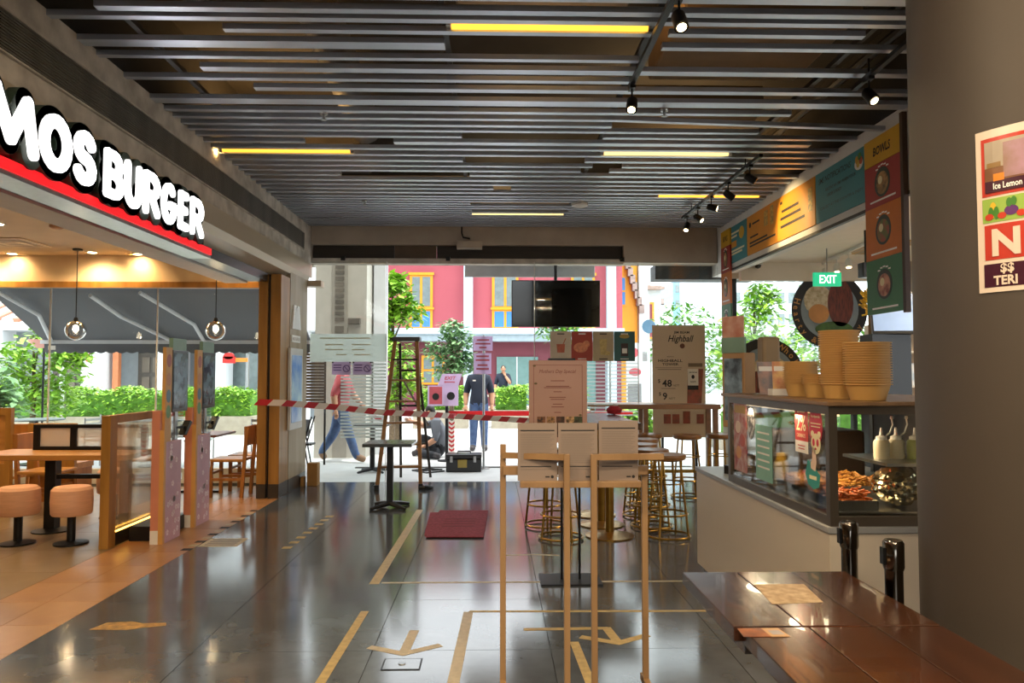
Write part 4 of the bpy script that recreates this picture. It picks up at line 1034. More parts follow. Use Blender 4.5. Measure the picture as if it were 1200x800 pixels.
# ---- kiosk room: exit sign, camera dome, track lights, round window signs
t = thing('exit_sign', 'green illuminated EXIT sign hanging in the bowl kiosk', 'exit sign', (4.12, 9.0, 2.58))
M_exit = mat('exit_green', '#1fae7a', .4, noise=0, emit=.65)
MB().box(-.17, 0, 0, .17, .05, .17).build('box', M_exit, t, bevel=.004)
MB().text('EXIT', '-Y', (0, -.002, .085), box=(.21, .1), bold=.01).build('lettering', mat('exit_white', '#ffffff', .4, noise=0, emit=1.2), t)
MB().cyl((0, .025, .17), (0, .025, .47), .008, n=6).build('hanger', M_steel, t)
t = thing('security_camera', 'small white dome camera on the kiosk bulkhead', 'camera', (3.65, 10.1, 3.05))
MB().lathe([(.07, 0), (.07, -.05), (0, -.05)], 18).build('mount', M_white, t, True)
MB().lathe([(.045, -.05), (.035, -.085), (0, -.1)], 16).build('dome', M_blackpl, t, True)
rail((4.3, 8.0, 3.02), (4.5, 9.95, 3.02), 'white spotlight rail on the pale kiosk ceiling', M_white)
for yy, lab in ((9.9, 'white spotlight on the kiosk ceiling above the exit sign'), (9.45, 'white spotlight on the kiosk ceiling, second from the window'), (9.05, 'white spotlight on the kiosk ceiling, third from the window'), (8.4, 'white spotlight on the kiosk ceiling beside BOWLS board')):
    spotlight((4.3+(yy-8)*.1, yy, 3.0), (-.1, -.25, -1), lab, 30, True, M_white)
t = thing('ceiling_diffuser', 'linear yellowish ceiling panel in the bowl kiosk', 'vent', (4.75, 8.9, 3.05))
MB().box(-.25, -.5, -.012, .25, .5, 0).build('panel', mat('tan_panel', '#b08a50', .6), t)
for k in range(4): MB().box(-.22+.12*k, -.48, -.018, -.2+.12*k, .48, -.012).build('slot', M_beige, t)
# lamps added out of view to brighten the kiosk room
for x, y_ in ((4.6, 6.6), (6.3, 8.3), (6.6, 5.8)):
    downlight(x, y_, 3.05, 150, 'added unseen fill downlight in the pale kiosk ceiling', 'added kiosk fill downlights', (1, .82, .6))
M_ring = mat('black_board', '#15130f', .5, noise=.1)
def round_sign(x, z, r, word, a0, a1, lab, pics):
    t = thing('round_sign', lab, 'sign', (x, 10.33, z))
    MB().disc(0, 0, r, r, .012, '-Y', (0, 0, 0), 48).build('board', M_ring, t)
    MB().disc(0, 0, r*.76, r*.76, .003, '-Y', (0, -.012, 0), 40).build('plate_print', mat('plate_blue', '#7f8f9a', .5, noise=.1), t)
    for nm, x0, z0, rx, rz, m_, dy in pics:
        MB().disc(x0*r, z0*r, rx*r, rz*r, .003, '-Y', (0, -.015-.003*dy, 0), 20).build(nm, m_, t)
    for q_ in (-.2, .2): MB().cyl((q_, 0, -.1), (q_, .114, -.1), .012, n=8).build('standoff', M_steel, t)
    M_let = mat('sign_amber', '#b5823f', .5)
    mb = MB(); n = len(word)
    for k, ch in enumerate(word):
        if ch == ' ': continue
        a = R(a0+(a1-a0)*k/(n-1)); vs_, fs = text_geo(ch, .02)
        xs = [v.x for v in vs_]; cx_ = (min(xs)+max(xs))/2
        rot = a + (math.pi/2 if a1 > a0 else -math.pi/2)
        h_ = r*.2
        V = []
        for v in vs_:
            px_, pz_ = (v.x-cx_)*h_*1.1, (v.y-.35)*h_*1.1
            V.append((r*.88*math.cos(a)+px_*math.cos(rot)-pz_*math.sin(rot), -.0135, r*.88*math.sin(a)+px_*math.sin(rot)+pz_*math.cos(rot)))
        mb.add(V, fs)
    mb.build('lettering', M_let, t)
M_rice = mat('rice_print', '#cfc6b0', .6, col2='#a89a7a', nscale=20)
M_meat = mat('meat_print', '#7a3320', .5, col2='#4a1c10', nscale=9, stretch=(6, 1, 1))
M_egg = mat('egg_print_y', '#c98f50', .5, noise=.2)
M_veg = mat('veg_print', '#3f6a24', .5, noise=.4, nscale=14)
round_sign(4.74, 2.40, .54, 'Hearty & Healthy', 165, 330, 'round black Hearty and Healthy sign with grilled meat bowl on kiosk window',
    [('rice', -.3, .25, .38, .4, M_rice, 1), ('meat', .28, .18, .34, .62, M_meat, 2), ('egg', -.3, -.1, .27, .25, M_egg, 3), ('vegetable', .1, -.5, .5, .2, M_veg, 2)])
round_sign(3.82, 1.46, .54, 'Wholesome', 62, -30, 'round black Wholesome sign partly behind the order screen on kiosk window',
    [('rice', .1, .2, .45, .35, M_rice, 1), ('meat', -.2, -.2, .4, .35, M_meat, 2), ('vegetable', .2, -.4, .3, .25, M_veg, 2)])
t = thing('tilted_screen', 'tilted blue display screen on a black arm behind the bowl stacks', 'screen', (4.1, 7.5, 1.85))
Mx = Matrix.Rotation(R(-10), 4, 'Z') @ Matrix.Rotation(R(-12), 4, 'X')
MB().box(-.2, -.02, .06, .24, .02, .5, 0, Mx).build('case', M_blackpl, t)
MB().box(-.185, -.024, .09, .225, -.02, .485, 0, Mx).build('panel', mat('screen_lightblue', '#8fa8cf', .2, noise=.08, emit=.25), t)
MB().box(-.2, .03, -1.85, .2, .3, .06).build('stand', M_blackpl, t)
t = thing('hanging_speaker', 'black speaker box on the pillar above the yellow plant', 'speaker', (3.98, 7.7, 2.6))
MB().box(-.08, 0, -.08, .05, .12, .08).build('case', M_blackpl, t, bevel=.01)
MB().cyl((-.02, .06, .08), (-.02, .06, .43), .01, n=6).build('hanger', M_black, t)
# dried yellow plant
t = thing('dried_plant', 'yellow dried flowers on a woody stem beside the tilted screen', 'plant', (4.12, 7.98, 0))
MB().tube([(0, 0, 0), (.02, 0, 1.2), (0, .0, 2.3)], [.06, .05, .03], 10).build('stem', M_bark, t, True)
mb = MB(); rnd = random.Random(5)
for k in range(70):
    a = rnd.uniform(0, 6.28); zz = rnd.uniform(2.2, 2.4); L = rnd.uniform(.05, .12)
    mb.tube([(0, 0, zz-.05), (L*math.cos(a), L*math.sin(a), zz+rnd.uniform(-.08, .08))], [.006, .012], 5)
mb.build('flower_spray', mat('dried_yellow', '#c9a52a', .7, noise=.3), t, kind='stuff')
# back shelf with jars
t = thing('back_shelf', 'tall shelf unit behind the bowl stacks with lit cubbies', 'shelf', (4.75, 8.2, 0))
for x in (-.5, .5): MB().box(x-.02, -.15, 0, x+.02, .15, 2.05).build('side', M_white, t)
for zz in (.5, .95, 1.35, 1.73, 2.03): MB().box(-.48, -.15, zz, .48, .15, zz+.02).build('board', M_white, t)
MB().box(-.48, .14, 0, .48, .15, 2.05).build('back', M_beige, t)
tag(MB().lathe([(.08, 0), (.085, .16), (.07, .18), (0, .18)], 18, (4.52, 8.13, 1.752)).build('juice_jar', mat('juice_yellow', '#d9a21c', .3, noise=.1), smooth=True), 'yellow filled jar on the upper shelf behind bowls', 'jar')
tag(MB().lathe([(.045, 0), (.05, .22), (.03, .27), (.03, .3), (0, .3)], 14, (4.47, 8.12, 1.372)).build('bottle', mat('bottle_tan', '#b07a4a', .4), smooth=True), 'tan bottle on the lower shelf behind bowls', 'bottle')
tag(MB().box(4.55, 8.08, 1.372, 4.66, 8.2, 1.62).build('carton', mat('carton_blue', '#a9c0d6', .5, col2='#d9e0e6', nscale=12), bevel=.004), 'pale blue carton on the lower shelf behind bowls', 'carton')
tag(MB().box(4.4, 8.05, .972, 4.7, 8.2, 1.12).build('snack_box', mat('snack_red', '#b8452f', .5, col2='#e0c0a0', nscale=18), bevel=.004), 'red snack box on the middle shelf behind bowls', 'box')

# ---- counter, glass food case
M_cstone = mat('pale_laminate', '#c8baa6', .45, noise=.06, nscale=3, stretch=(1, .2, 1))
t = thing('kiosk_counter', 'pale laminate counter of the bowl kiosk', 'counter', (1.56, 3.44, 0))
MB().box(0, 0, .06, 1.3, 2.26, .76).build('body', M_cstone, t, bevel=.004)
MB().box(.04, .04, 0, 1.26, 2.22, .06).build('kick_board', M_base, t)
MB().box(-.01, -.01, .76, 1.31, 2.27, .79).build('worktop', mat('grey_worktop', '#8f8f8e', .35, noise=.08), t, bevel=.004)
cs = thing('food_case', 'glass food display case in bronze frame on the kiosk counter', 'display case', (1.57, 3.45, .79))
M_fr = mat('bronze_frame', '#5d5348', .35, metal=.6, noise=.1)
CW, CD, CH = 1.0, 1.5, .56
for x in (0, CW-.04):
    for y_ in (0, CD-.04): MB().box(x, y_, 0, x+.04, y_+.04, CH-.0).build('post', M_fr, cs)
for x0, y0, x1, y1 in ((.04, 0, CW-.04, .04), (.04, CD-.04, CW-.04, CD), (0, .04, .04, CD-.04), (CW-.04, .04, CW, CD-.04)):
    MB().box(x0, y0, 0, x1, y1, .045).build('bottom_rail', M_fr, cs); MB().box(x0, y0, CH-.04, x1, y1, CH).build('top_rail', M_fr, cs)
MB().box(-.015, -.02, CH, CW+.02, CD+.1, CH+.02).build('top_board', wood('case_top', '#8a6a48', '#6d5033', .4, 'y'), cs, bevel=.004)
M_cg = glassmat('case_glass', (.93, .95, .94), .8)
MB().box(.008, .04, .045, .014, CD-.04, CH-.04).build('side_pane', M_cg, cs); MB().box(.04, .01, .045, CW-.04, .016, CH-.04).build('end_pane', M_cg, cs)
MB().box(.04, .04, .05, CW-.04, CD-.04, .06).build('tray_deck', M_steel, cs)
MB().box(CW*.3, .05, .27, CW-.05, .5, .285).build('shelf', M_steel, cs)
MB().box(CW-.035, .04, .045, CW-.03, CD-.04, CH-.04).build('back_panel', M_shut, cs)
MB().box(.05, .05, CH-.052, .075, CD-.05, CH-.042).build('led_strip', mat('led_warm', '#ffd9a0', .5, noise=0, emit=1.2), cs)
for q_ in (.4, 1.05): lamp('AREA', 'case_lamp', (.09, q_, CH-.06), 4.5, (1, .78, .5), cs, .25)
# trays and food inside
M_tray = M_steel
def tray(x0, y0, x1, y1, z, lab):
    t = thing('food_tray', lab, 'tray', ((x0+x1)/2, (y0+y1)/2, z)); w, d_ = (x1-x0)/2, (y1-y0)/2
    MB().box(-w, -d_, 0, w, d_, .006).build('bottom', M_tray, t)
    for a in ((-w, -d_, -w+.006, d_), (w-.006, -d_, w, d_), (-w, -d_, w, -d_+.006), (-w, d_-.006, w, d_)): MB().box(a[0], a[1], .006, a[2], a[3], .045).build('wall', M_tray, t)
z0 = .79+.0605
tray(1.64, 3.53, 1.84, 3.72, z0, 'steel tray of orange shreds at the end pane of the food case')
tray(1.64, 3.76, 1.84, 3.95, z0, 'steel tray of golden nuggets in the food case')
tray(1.64, 3.98, 2.1, 4.3, z0, 'steel tray of pale fries in the food case')
M_fry = mat('fries', '#c9903a', .6, col2='#a8682a', nscale=20); M_shred = mat('orange_shreds', '#cf6a1e', .6, noise=.3, nscale=20); M_nug = mat('nuggets', '#b0701f', .7, noise=.3, nscale=30, bump=.5)
def pile(x0, y0, x1, y1, z, n, L, r, m, lab, cat):
    mb = MB(); rnd = random.Random(n)
    for k in range(n):
        x, y_ = rnd.uniform(x0, x1), rnd.uniform(y0, y1); a = rnd.uniform(0, 6.28); zz = z+rnd.uniform(.01, .075); b = rnd.uniform(-.5, .5)
        dx, dy, dz = L*math.cos(a)/2, L*math.sin(a)/2, L*b/2
        cx_, cy_ = min(max(x, x0+abs(dx)), x1-abs(dx)), min(max(y_, y0+abs(dy)), y1-abs(dy)); zz = max(zz, z+abs(dz)+r)
        mb.tube([(cx_-dx, cy_-dy, zz-dz), (cx_, cy_, zz+r*.5), (cx_+dx, cy_+dy, zz+dz)], [r*.9, r, r*.9], 5)
    return tag(mb.build('food_pile', m, smooth=True), lab, cat, kind='stuff')
pile(1.65, 3.54, 1.83, 3.71, z0+.006, 150, .05, .005, M_shred, 'heap of orange shredded carrot in the steel tray', 'food')
pile(1.65, 3.77, 1.83, 3.94, z0+.006, 55, .035, .014, M_nug, 'heap of golden fried nuggets in the steel tray', 'food')
pile(1.65, 3.99, 2.09, 4.29, z0+.006, 320, .09, .006, M_fry, 'heap of pale golden fries in the steel tray', 'food')
# foil-wrapped lump
bm = bmesh.new(); bmesh.ops.create_icosphere(bm, subdivisions=4, radius=1)
from mathutils import noise as mn
for v in bm.verts:
    p = v.co.copy(); k = 1+.18*mn.noise(p*2.6)+.12*abs(mn.noise(p*5.5))+.06*mn.noise(p*9)
    v.co = Vector((p.x*.115*k, p.y*.1*k, p.z*.125*k))
me = bpy.data.meshes.new('foil_bundle'); bm.to_mesh(me); bm.free(); me.materials.append(mat('foil', '#d9c9a0', .16, metal=1, noise=.1))
zl = min(v.co.z for v in me.vertices); zh = max(v.co.z for v in me.vertices)
for v in me.vertices: v.co.z = (v.co.z-zl)*.205/(zh-zl)
o = bpy.data.objects.new('foil_bundle', me); C.objects.link(o); o.location = (2.0, 3.64, z0)
tag(o, 'crumpled shiny foil bundle in the food case corner by the column', 'foil')
# squeeze bottles
def squeeze(x, y_, m, lab):
    t = thing('squeeze_bottle', lab, 'bottle', (x, y_, .79+.285), group='squeeze bottles on the case shelf')
    MB().lathe([(.036, 0), (.038, .01), (.038, .085), (.03, .095), (0, .095)], 18).build('body', m, t, True)
    MB().lathe([(.026, .095), (.026, .11), (.009, .118), (.005, .155), (0, .155)], 14).build('nozzle', M_whitetxt, t, True)
    MB().tube([(.02, 0, .11), (.045, 0, .13), (.06, 0, .17), (.055, 0, .2)], .004, 6).lathe([(0, .195), (.009, .2), (.007, .212), (0, .214)], 8, (.055, 0, 0)).build('cap_strap', M_whitetxt, t)
M_sq1 = mat('mayo', '#cfc3a6', .4); M_sq2 = mat('green_sauce', '#a3ad5a', .4); M_sq3 = mat('red_sauce', '#b5232a', .4)
squeeze(1.95, 3.70, M_sq1, 'cream squeeze bottle, first on the case shelf'); squeeze(2.035, 3.72, M_sq1, 'cream squeeze bottle, second on the case shelf'); squeeze(2.12, 3.70, M_sq2, 'greenish squeeze bottle on the case shelf'); squeeze(2.21, 3.72, M_sq3, 'red squeeze bottle on the case shelf')
tag(MB().box(-.05, -.012, 0, .05, .012, .05).build('price_tag', mat('tag_red', '#b3202a', .5), loc=(1.83, 4.34, z0+.02)), 'red price tag leaning in the food case', 'tag').rotation_euler = (R(-20), R(-35), R(20))
tag(MB().lathe([(0, 0), (.04, 0), (.045, .1), (.03, .13), (.02, .17), (0, .17)], 16, (1.75, 4.5, z0)).build('mustard_bottle', mat('mustard', '#b08a1e', .4), smooth=True), 'mustard yellow bottle inside the food case', 'bottle')
tag(MB().box(1.72, 4.55, z0, 2.3, 4.85, z0+.3).build('dark_container', mat('dark_box', '#3b2c22', .5, noise=.2), bevel=.02), 'dark brown container at the back of the food case', 'container')
# stickers on the side pane (face -X)
xs = 1.578-.0015
def sticker(y_, z, lab):
    return thing('window_sticker', lab, 'sticker', (1.5765, y_, z))
G = '-X'
t = sticker(3.775, 1.225, 'red 2% discount sticker on the food case glass'); t.scale = (1, 1.25, 1.2)
MB().rect(-.062, -.055, .062, .095, .001, G, (0, 0, 0)).build('red_sheet', mat('st_red', '#c23a36', .5), t); MB().rect(-.062, -.105, .062, -.055, .001, G, (0, 0, 0)).build('white_sheet', M_paper, t)
MB().text('2%', G, (-.0025, 0, .02), box=(.095, .065), bold=.01).text('CASHBACK', G, (-.0025, 0, -.032), box=(.085, .016), bold=.01).disc(-.03, .07, .008, .008, .001, G, (-.0012, 0, 0), 10).rect(-.015, .066, .035, .074, .001, G, (-.0012, 0, 0)).build('lettering', M_cream_t, t)
MB().rect(-.035, -.077, .035, -.073, .001, G, (-.0012, 0, 0)).rect(-.03, -.09, .03, -.086, .001, G, (-.0012, 0, 0)).build('print_line', mat('st_red2', '#c23a36', .5), t)
t = sticker(3.605, 1.225, 'oval red panda sticker on the food case glass'); t.scale = (1, 1.25, 1.2)
MB().disc(0, .02, .058, .085, .001, G, (0, 0, 0), 24).build('oval', mat('st_pink', '#c01f3c', .5), t)
pn = MB().disc(0, -.055, .042, .042, .001, G, (-.0012, 0, 0), 20).disc(-.03, -.015, .014, .013, .001, G, (-.0012, 0, 0), 12).disc(.03, -.015, .014, .013, .001, G, (-.0012, 0, 0), 12).build('panda_face', M_cream_t, t)
MB().disc(-.018, -.05, .010, .016, .001, G, (-.0024, 0, 0), 12).disc(.018, -.05, .010, .016, .001, G, (-.0024, 0, 0), 12).disc(0, -.075, .007, .005, .001, G, (-.0024, 0, 0), 10).build('panda_patch', mat('st_pink', '#c01f3c', .5), pn)
MB().text('foodpanda', G, (-.0025, 0, .055), box=(.08, .014), bold=.02).rect(-.045, .025, .045, .029, .001, G, (-.0012, 0, 0)).rect(-.04, .012, .04, .016, .001, G, (-.0012, 0, 0)).build('lettering', M_cream_t, t)
t = sticker(3.64, 1.035, 'teal leaf shaped sticker with a raised hand on the food case glass'); t.scale = (1, 1.25, 1.2)
MB().prism([(-.05, .03), (-.075, -.03), (-.05, -.07), (.0, -.085), (.05, -.07), (.06, -.02), (.02, .0), (-.02, .02)], .001, G).build('leaf', mat('st_teal', '#2f8f86', .5), t)
MB().prism([(-.02, .0), (.02, -.01), (.03, .03), (.022, .085), (.012, .085), (.01, .045), (.003, .09), (-.008, .088), (-.006, .04), (-.022, .02)], .001, G, (-.0012, 0, 0)).build('hand', mat('st_hand', '#e0c0a8', .5), t)
MB().rect(-.035, -.045, .03, -.03, .001, G, (-.0012, 0, 0)).build('lettering_bar', M_cream_t, t)
t = sticker(4.72, 1.1, 'red food poster on the far end of the food case glass')
MB().rect(-.12, -.22, .12, .21, .001, G, (0, 0, 0)).build('sheet', mat('fp_red', '#9c3434', .5, col2='#b89a90', nscale=18), t)
MB().rect(-.1, .15, .1, .2, .001, G, (-.0012, 0, 0)).build('gold_head', mat('fp_gold', '#b08a3a', .5), t)
for k, (a, b) in enumerate(((-.04, .06), (.04, -.02), (-.03, -.1))): MB().disc(a, b, .05, .04, .001, G, (-.0012, 0, 0), 16).build('food_print', mat('fpf%d' % k, ('#d9c0a8', '#b04a3a', '#c98a4a')[k], .5), t)
t = sticker(4.3, 1.08, 'mint green printed sheet on the food case glass')
MB().rect(-.14, -.2, .12, .12, .001, G, (0, 0, 0)).build('sheet', mat('mint', '#7fb09c', .5, noise=.1), t)
mb = MB()
for k in range(6): mb.rect(-.11, .07-.04*k, .08, .08-.04*k, .001, G, (-.0012, 0, 0))
mb.build('print_line', M_paper, t)
t = sticker(4.52, 1.14, 'white round drawing sticker on the food case glass')
MB().disc(0, .06, .06, .1, .001, G, (0, 0, 0), 20).build('sheet', mat('draw_grey', '#a9a5a0', .5, col2='#4a4644', nscale=28, lo=.45, hi=.55), t)

# ---- stacks of bowls on the case
M_bowl = mat('kraft_bowl', '#cfa25e', .6, noise=.1, nscale=5)
bowl0 = MB().lathe([(0, .002), (.07, .002), (.091, .077), (.099, .0775), (.099, .083), (.089, .083), (.068, .006), (0, .006)], 28).build('paper_bowl', M_bowl, smooth=True)
first = True
for cx_, cy_, n, s_, lab in ((1.835, 3.60, 17, 1.12, 'brown kraft paper bowl in the wide stack next to the column'), (1.80, 3.82, 23, 1.02, 'brown kraft paper bowl in the tallest stack'), (1.765, 4.22, 10, 1.0, 'brown kraft paper bowl in the stack beside the flyer holder'), (1.775, 4.02, 4, .88, 'brown kraft paper bowl in the lowest stack')):
    for k in range(n+1):
        o = bowl0 if first else bowl0.copy()
        if not first: C.objects.link(o)
        first = False
        o.location = (cx_, cy_, 1.37+.0118*k); o.scale = (s_, s_, 1); o.rotation_euler.z = k*.3
        tag(o, lab, 'bowl', 'kraft bowls, ' + lab.split(' in the ')[1])
# ---- order screen and flyers at the end of the counter
t = thing('order_screen', 'self-order screen in pale casing with flyer topper at the counter end', 'kiosk', (1.72, 5.25, .79), -58); t.scale = (.78, .9, 1)
MB().box(-.1, -.04, 0, .1, .16, .06).build('foot', M_blackpl, t)
MB().box(-.04, .0, .06, .04, .1, .4).build('stand', M_black, t)
MB().box(-.13, -.02, .33, .13, .11, .86).build('case', mat('case_wood', '#a9835a', .5), t, bevel=.01)
MB().box(-.1, -.024, .38, .1, -.02, .82).build('screen', mat('order_scr', '#7d8f98', .15, col2='#394147', nscale=9, emit=.08), t)
MB().box(-.13, -.02, .86, .13, .0, .97).build('topper', M_kgr, t)
MB().box(-.12, -.02, .97, .12, -.01, 1.12).build('flyer', mat('flyer_coral', '#c07a62', .5, col2='#d9b09a', nscale=9), t)
t = thing('dispenser', 'beige wall dispenser with round lock on the kiosk counter end', 'dispenser', (1.86, 4.97, 1.39))
MB().box(-.06, -.06, 0, .06, .06, .36).build('body', mat('disp_beige', '#8d7656', .5), t, bevel=.02)
MB().cyl((-.0, -.06, .12), (-.0, -.067, .12), .014).build('lock', M_black, t)
MB().box(-.03, -.03, -.02, .03, .03, 0).build('foot', M_black, t)
for x, y_, c1, c2, rz, lab in ((1.74, 4.66, '#5f6f74', '#b08a7a', 12, 'grey green flyer standing in holder on the food case'), (1.78, 4.52, '#b0544a', '#d9b070', -12, 'coral flyer leaning on the food case beside grey one')):
    t = thing('flyer', lab, 'flyer', (x, y_, 1.37), rz)
    Mx = Matrix.Rotation(R(-10), 4, 'X')
    MB().box(-.06, -.002, 0, .06, .002, .21, 0, Mx).build('sheet', mat('fl'+c1, c1, .5, col2=c2, nscale=11), t)
    MB().box(-.05, -.004, .15, .05, -.002, .18, 0, Mx).build('print_line', M_paper, t)
tag(MB().box(1.66, 4.38, 1.37, 1.8, 4.46, 1.41).build('card_box', M_paper, bevel=.004), 'small white box on the food case beside the flyers', 'box')
tag(MB().box(1.66, 5.02, .79, 1.78, 5.14, .95).build('carton', mat('carton_dark', '#4a3528', .6, col2='#9c8468', nscale=14), bevel=.005), 'dark patterned carton on the counter below the order screen', 'carton')

# ---- poster on the column
ccx, ccy, cr = 1.955, 2.4, .5
def cpt(a, z, off): return (ccx+(cr+off)*math.cos(R(a)), ccy+(cr+off)*math.sin(R(a)), z)
def cpatch(mb, a0, a1, z0, z1, off, n=6, mi=0):
    n = max(1, int(abs(a1-a0)/3)+1); V = []; Fc = []
    for k in range(n+1):
        a = a0+(a1-a0)*k/n; V += [cpt(a, z0, off), cpt(a, z1, off)]
    for k in range(n): Fc.append((2*k, 2*k+2, 2*k+3, 2*k+1))
    return mb.add(V, Fc, mi)
def ctext(mb, s, a0, z, h, off, bold=0., wmax=None, sx=1.):
    vs_, fs = text_geo(s, bold); x0 = min(v.x for v in vs_); y0 = min(v.y for v in vs_); y1 = max(v.y for v in vs_); sc = h/(y1-y0)
    mb.add([cpt(a0+math.degrees((v.x-x0)*sc*sx/cr), z+(v.y-y0)*sc, off) for v in vs_], fs)
t = thing('wall_poster', 'red and white food poster with lemon drink picture curved on the column', 'poster', (0, 0, 0))
A0, A1 = -159.3, -126
def cp(nm, a0, a1, z0, z1, off, m): return cpatch(MB(), a0, a1, z0, z1, off).build(nm, m, t)
pp = mat('poster_paper', '#d9c7b4', .25, noise=.04); pr = mat('poster_red', '#b83a2c', .25, noise=.05); pd = mat('poster_maroon', '#3f1a2a', .25, noise=.05)
cp('sheet', A0, A1, 1.745, 2.238, .003, pp)
cp('red_frame', A0+2, A1-2, 2.035, 2.212, .004, pr)
cp('photo_wall', A0+3.2, A1-3, 2.10, 2.2, .005, mat('pp_wall', '#a99a86', .3, noise=.15, nscale=8))
cp('photo_table', A0+3.2, A1-3, 2.075, 2.12, .0055, mat('pp_table', '#7a5030', .3, noise=.3, nscale=14))
cp('drink_print', A0+9.3, A0+17, 2.085, 2.19, .006, mat('pp_drink', '#8a6a5c', .3, col2='#b08aa0', nscale=10))
cp('lemon_print', A0+6, A0+9.5, 2.078, 2.1, .0062, mat('pp_lemon', '#d9801e', .3))
mb = MB(); cpatch(mb, A0+4, A0+8.5, 2.12, 2.135, .0062); mb.build('biscuit_print', mat('pp_bisc', '#8a6a3a', .3), t)
cp('caption_bar', A0+3.2, A1-3, 2.045, 2.08, .006, pd)
mb = MB(); ctext(mb, 'Ice Lemon', A0+6, 2.053, .019, .0075, .02, sx=.72); mb.build('lettering', M_whitetxt, t)
cp('green_band', A0+2, A1-2, 1.955, 2.028, .004, mat('pp_green', '#8fae4a', .3, noise=.06))
# plain corn, beet and tomatoes
def cdisc(nm, a, z, ra, rz, off, m):
    V = [cpt(a, z, off)]+[cpt(a+math.degrees(ra*math.cos(R(q))/cr), z+rz*math.sin(R(q)), off) for q in range(0, 360, 24)]
    MB().add(V, [(0, k+1, (k+1) % 15+1) for k in range(15)]).build(nm, m, t)
my = mat('pp_yellow', '#d9b02a', .3); mg = mat('pp_leaf', '#3f7a2a', .3); mp_ = mat('pp_purple', '#5a2a6a', .3); mr = mat('pp_tom', '#c03a24', .3)
cdisc('corn_cob', A0+5.6, 1.992, .010, .024, .005, my); cdisc('corn_husk', A0+4.9, 1.982, .008, .02, .0052, mg); cdisc('corn_husk', A0+6.6, 1.982, .008, .02, .0052, mg)
cdisc('beetroot', A0+11.3, 1.984, .019, .015, .005, mp_); cdisc('beet_leaf', A0+10.7, 2.008, .008, .014, .0052, mg); cdisc('beet_leaf', A0+12.1, 2.01, .008, .014, .0052, mg)
for a in (4.3, 8.4, 14.2): cdisc('tomato', A0+a, 1.972, .012, .010, .0054, mr)
cp('red_block', A0+2.5, A1-2, 1.842, 1.948, .004, pr)
mb = MB(); ctext(mb, 'N', A0+5, 1.852, .082, .006, .04, sx=1.0); mb.build('lettering', pp, t)
cp('dark_block', A0+2, A1-2, 1.76, 1.83, .004, pd)
mb = MB(); ctext(mb, '$$', A0+7.5, 1.797, .032, .006, .03, sx=.95); ctext(mb, 'TERI', A0+5.2, 1.765, .028, .006, .035, sx=.9); mb.build('lettering', pp, t)

# ---- wooden tables close by
M_t1 = wood('dark_plank', '#3e2213', '#28140a', .22, 'y', coat=.4, scale=7)
M_t2 = wood('dark_plank_b', '#472614', '#30190c', .2, 'y', coat=.4, scale=6)
def plank_table(x0, x1, y0, y1, lab, n):
    t = thing('plank_table', lab, 'table', ((x0+x1)/2, (y0+y1)/2, 0)); w, d_ = (x1-x0)/2, (y1-y0)/2
    for k in range(n):
        a, b = -w+2*w*k/n, -w+2*w*(k+1)/n
        MB().box(a+.0012, -d_, .705, b-.0012, d_, .75).build('plank', (M_t1, M_t2)[k % 2], t, bevel=.003)
    MB().box(-w+.05, -d_+.05, .65, w-.05, d_-.05, .705).build('apron', M_t1, t)
    MB().cyl((0, 0, .03), (0, 0, .65), .04).build('post', M_black, t, True)
    MB().box(-.26, -.26, 0, .26, .26, .03).build('base', M_black, t, bevel=.01)
plank_table(.715, 1.34, 2.225, 2.83, 'glossy dark plank table next to the chrome barrier posts', 3)
plank_table(.735, 1.34, 1.55, 2.215, 'glossy dark plank table beside the column poster', 3)
t = thing('table_notice', 'pale worn paper notice stuck on the dark plank table', 'notice', (1.01, 2.55, .75))
MB().prism([(-.08, .11), (.1, .11), (.075, -.1), (-.1, -.115)], .001, '+Z').build('sheet', mat('worn_paper', '#b59c7c', .5, col2='#8a7050', nscale=30), t)
t = thing('table_card', 'small orange brown promotion card stuck at the plank table edge', 'card', (.79, 2.17, .7505))
MB().prism([(-.07, .035), (.0, .035), (.005, -.035), (-.075, -.035)], .001, '+Z').build('brown_half', mat('card_brown', '#8a4f24', .4, col2='#5a2a14', nscale=18), t)
MB().prism([(.0, .035), (.05, .035), (.06, -.035), (.005, -.035)], .001, '+Z').build('pale_half', mat('card_pale', '#b08a60', .4), t)
MB().prism([(.012, .015), (.046, .015), (.05, -.02), (.015, -.02)], .0014, '+Z').build('picture', mat('card_pic', '#8f8a8c', .4), t)
# ---- chrome barrier posts
for k, (x, y_, lab) in enumerate(((1.435, 2.99, 'shiny dark chrome barrier post beside the kiosk counter'), (1.437, 2.66, 'shiny dark chrome barrier post between table and column'))):
    t = thing('barrier_post', lab, 'barrier post', (x, y_, 0), group='chrome belt barrier posts')
    MB().cyl((0, 0, .03), (0, 0, .86), .031, n=24).build('tube', M_chrome, t, True)
    MB().lathe([(.033, .80), (.036, .81), (.036, .895), (.03, .905), (0, .905)], 24).build('head', M_chrome, t, True)
    MB().box(-.044, -.012, .82, -.034, .012, .88).build('belt_slot', M_blackpl, t)
    MB().lathe([(.034, .0), (.034, .03), (0, .03)], 24).build('base', M_black, t, True)
# ================================================================ STREET OUTSIDE
M_pave = mat('pale_paving', '#c4c4c2', .7, noise=.12, nscale=2, detail=6)
gd = MB().box(-60, YF, -.2, 60, 120, 0).build('ground', M_pave); struct(gd, 'pale paved street outside the glass front', 'ground')
tag(MB().box(-2.2, 11.95, 0, 3.2, 12.05, .012).build('drain_channel', mat('drain', '#4d4a44', .8, noise=.4, nscale=12)), 'dark drain channel across the pavement behind the tool case', 'drain')
M_pwhite = mat('white_render', '#d8dade', .7, noise=.06)
M_pblue = mat('pale_blue_render', '#b9cbd8', .7, noise=.05)
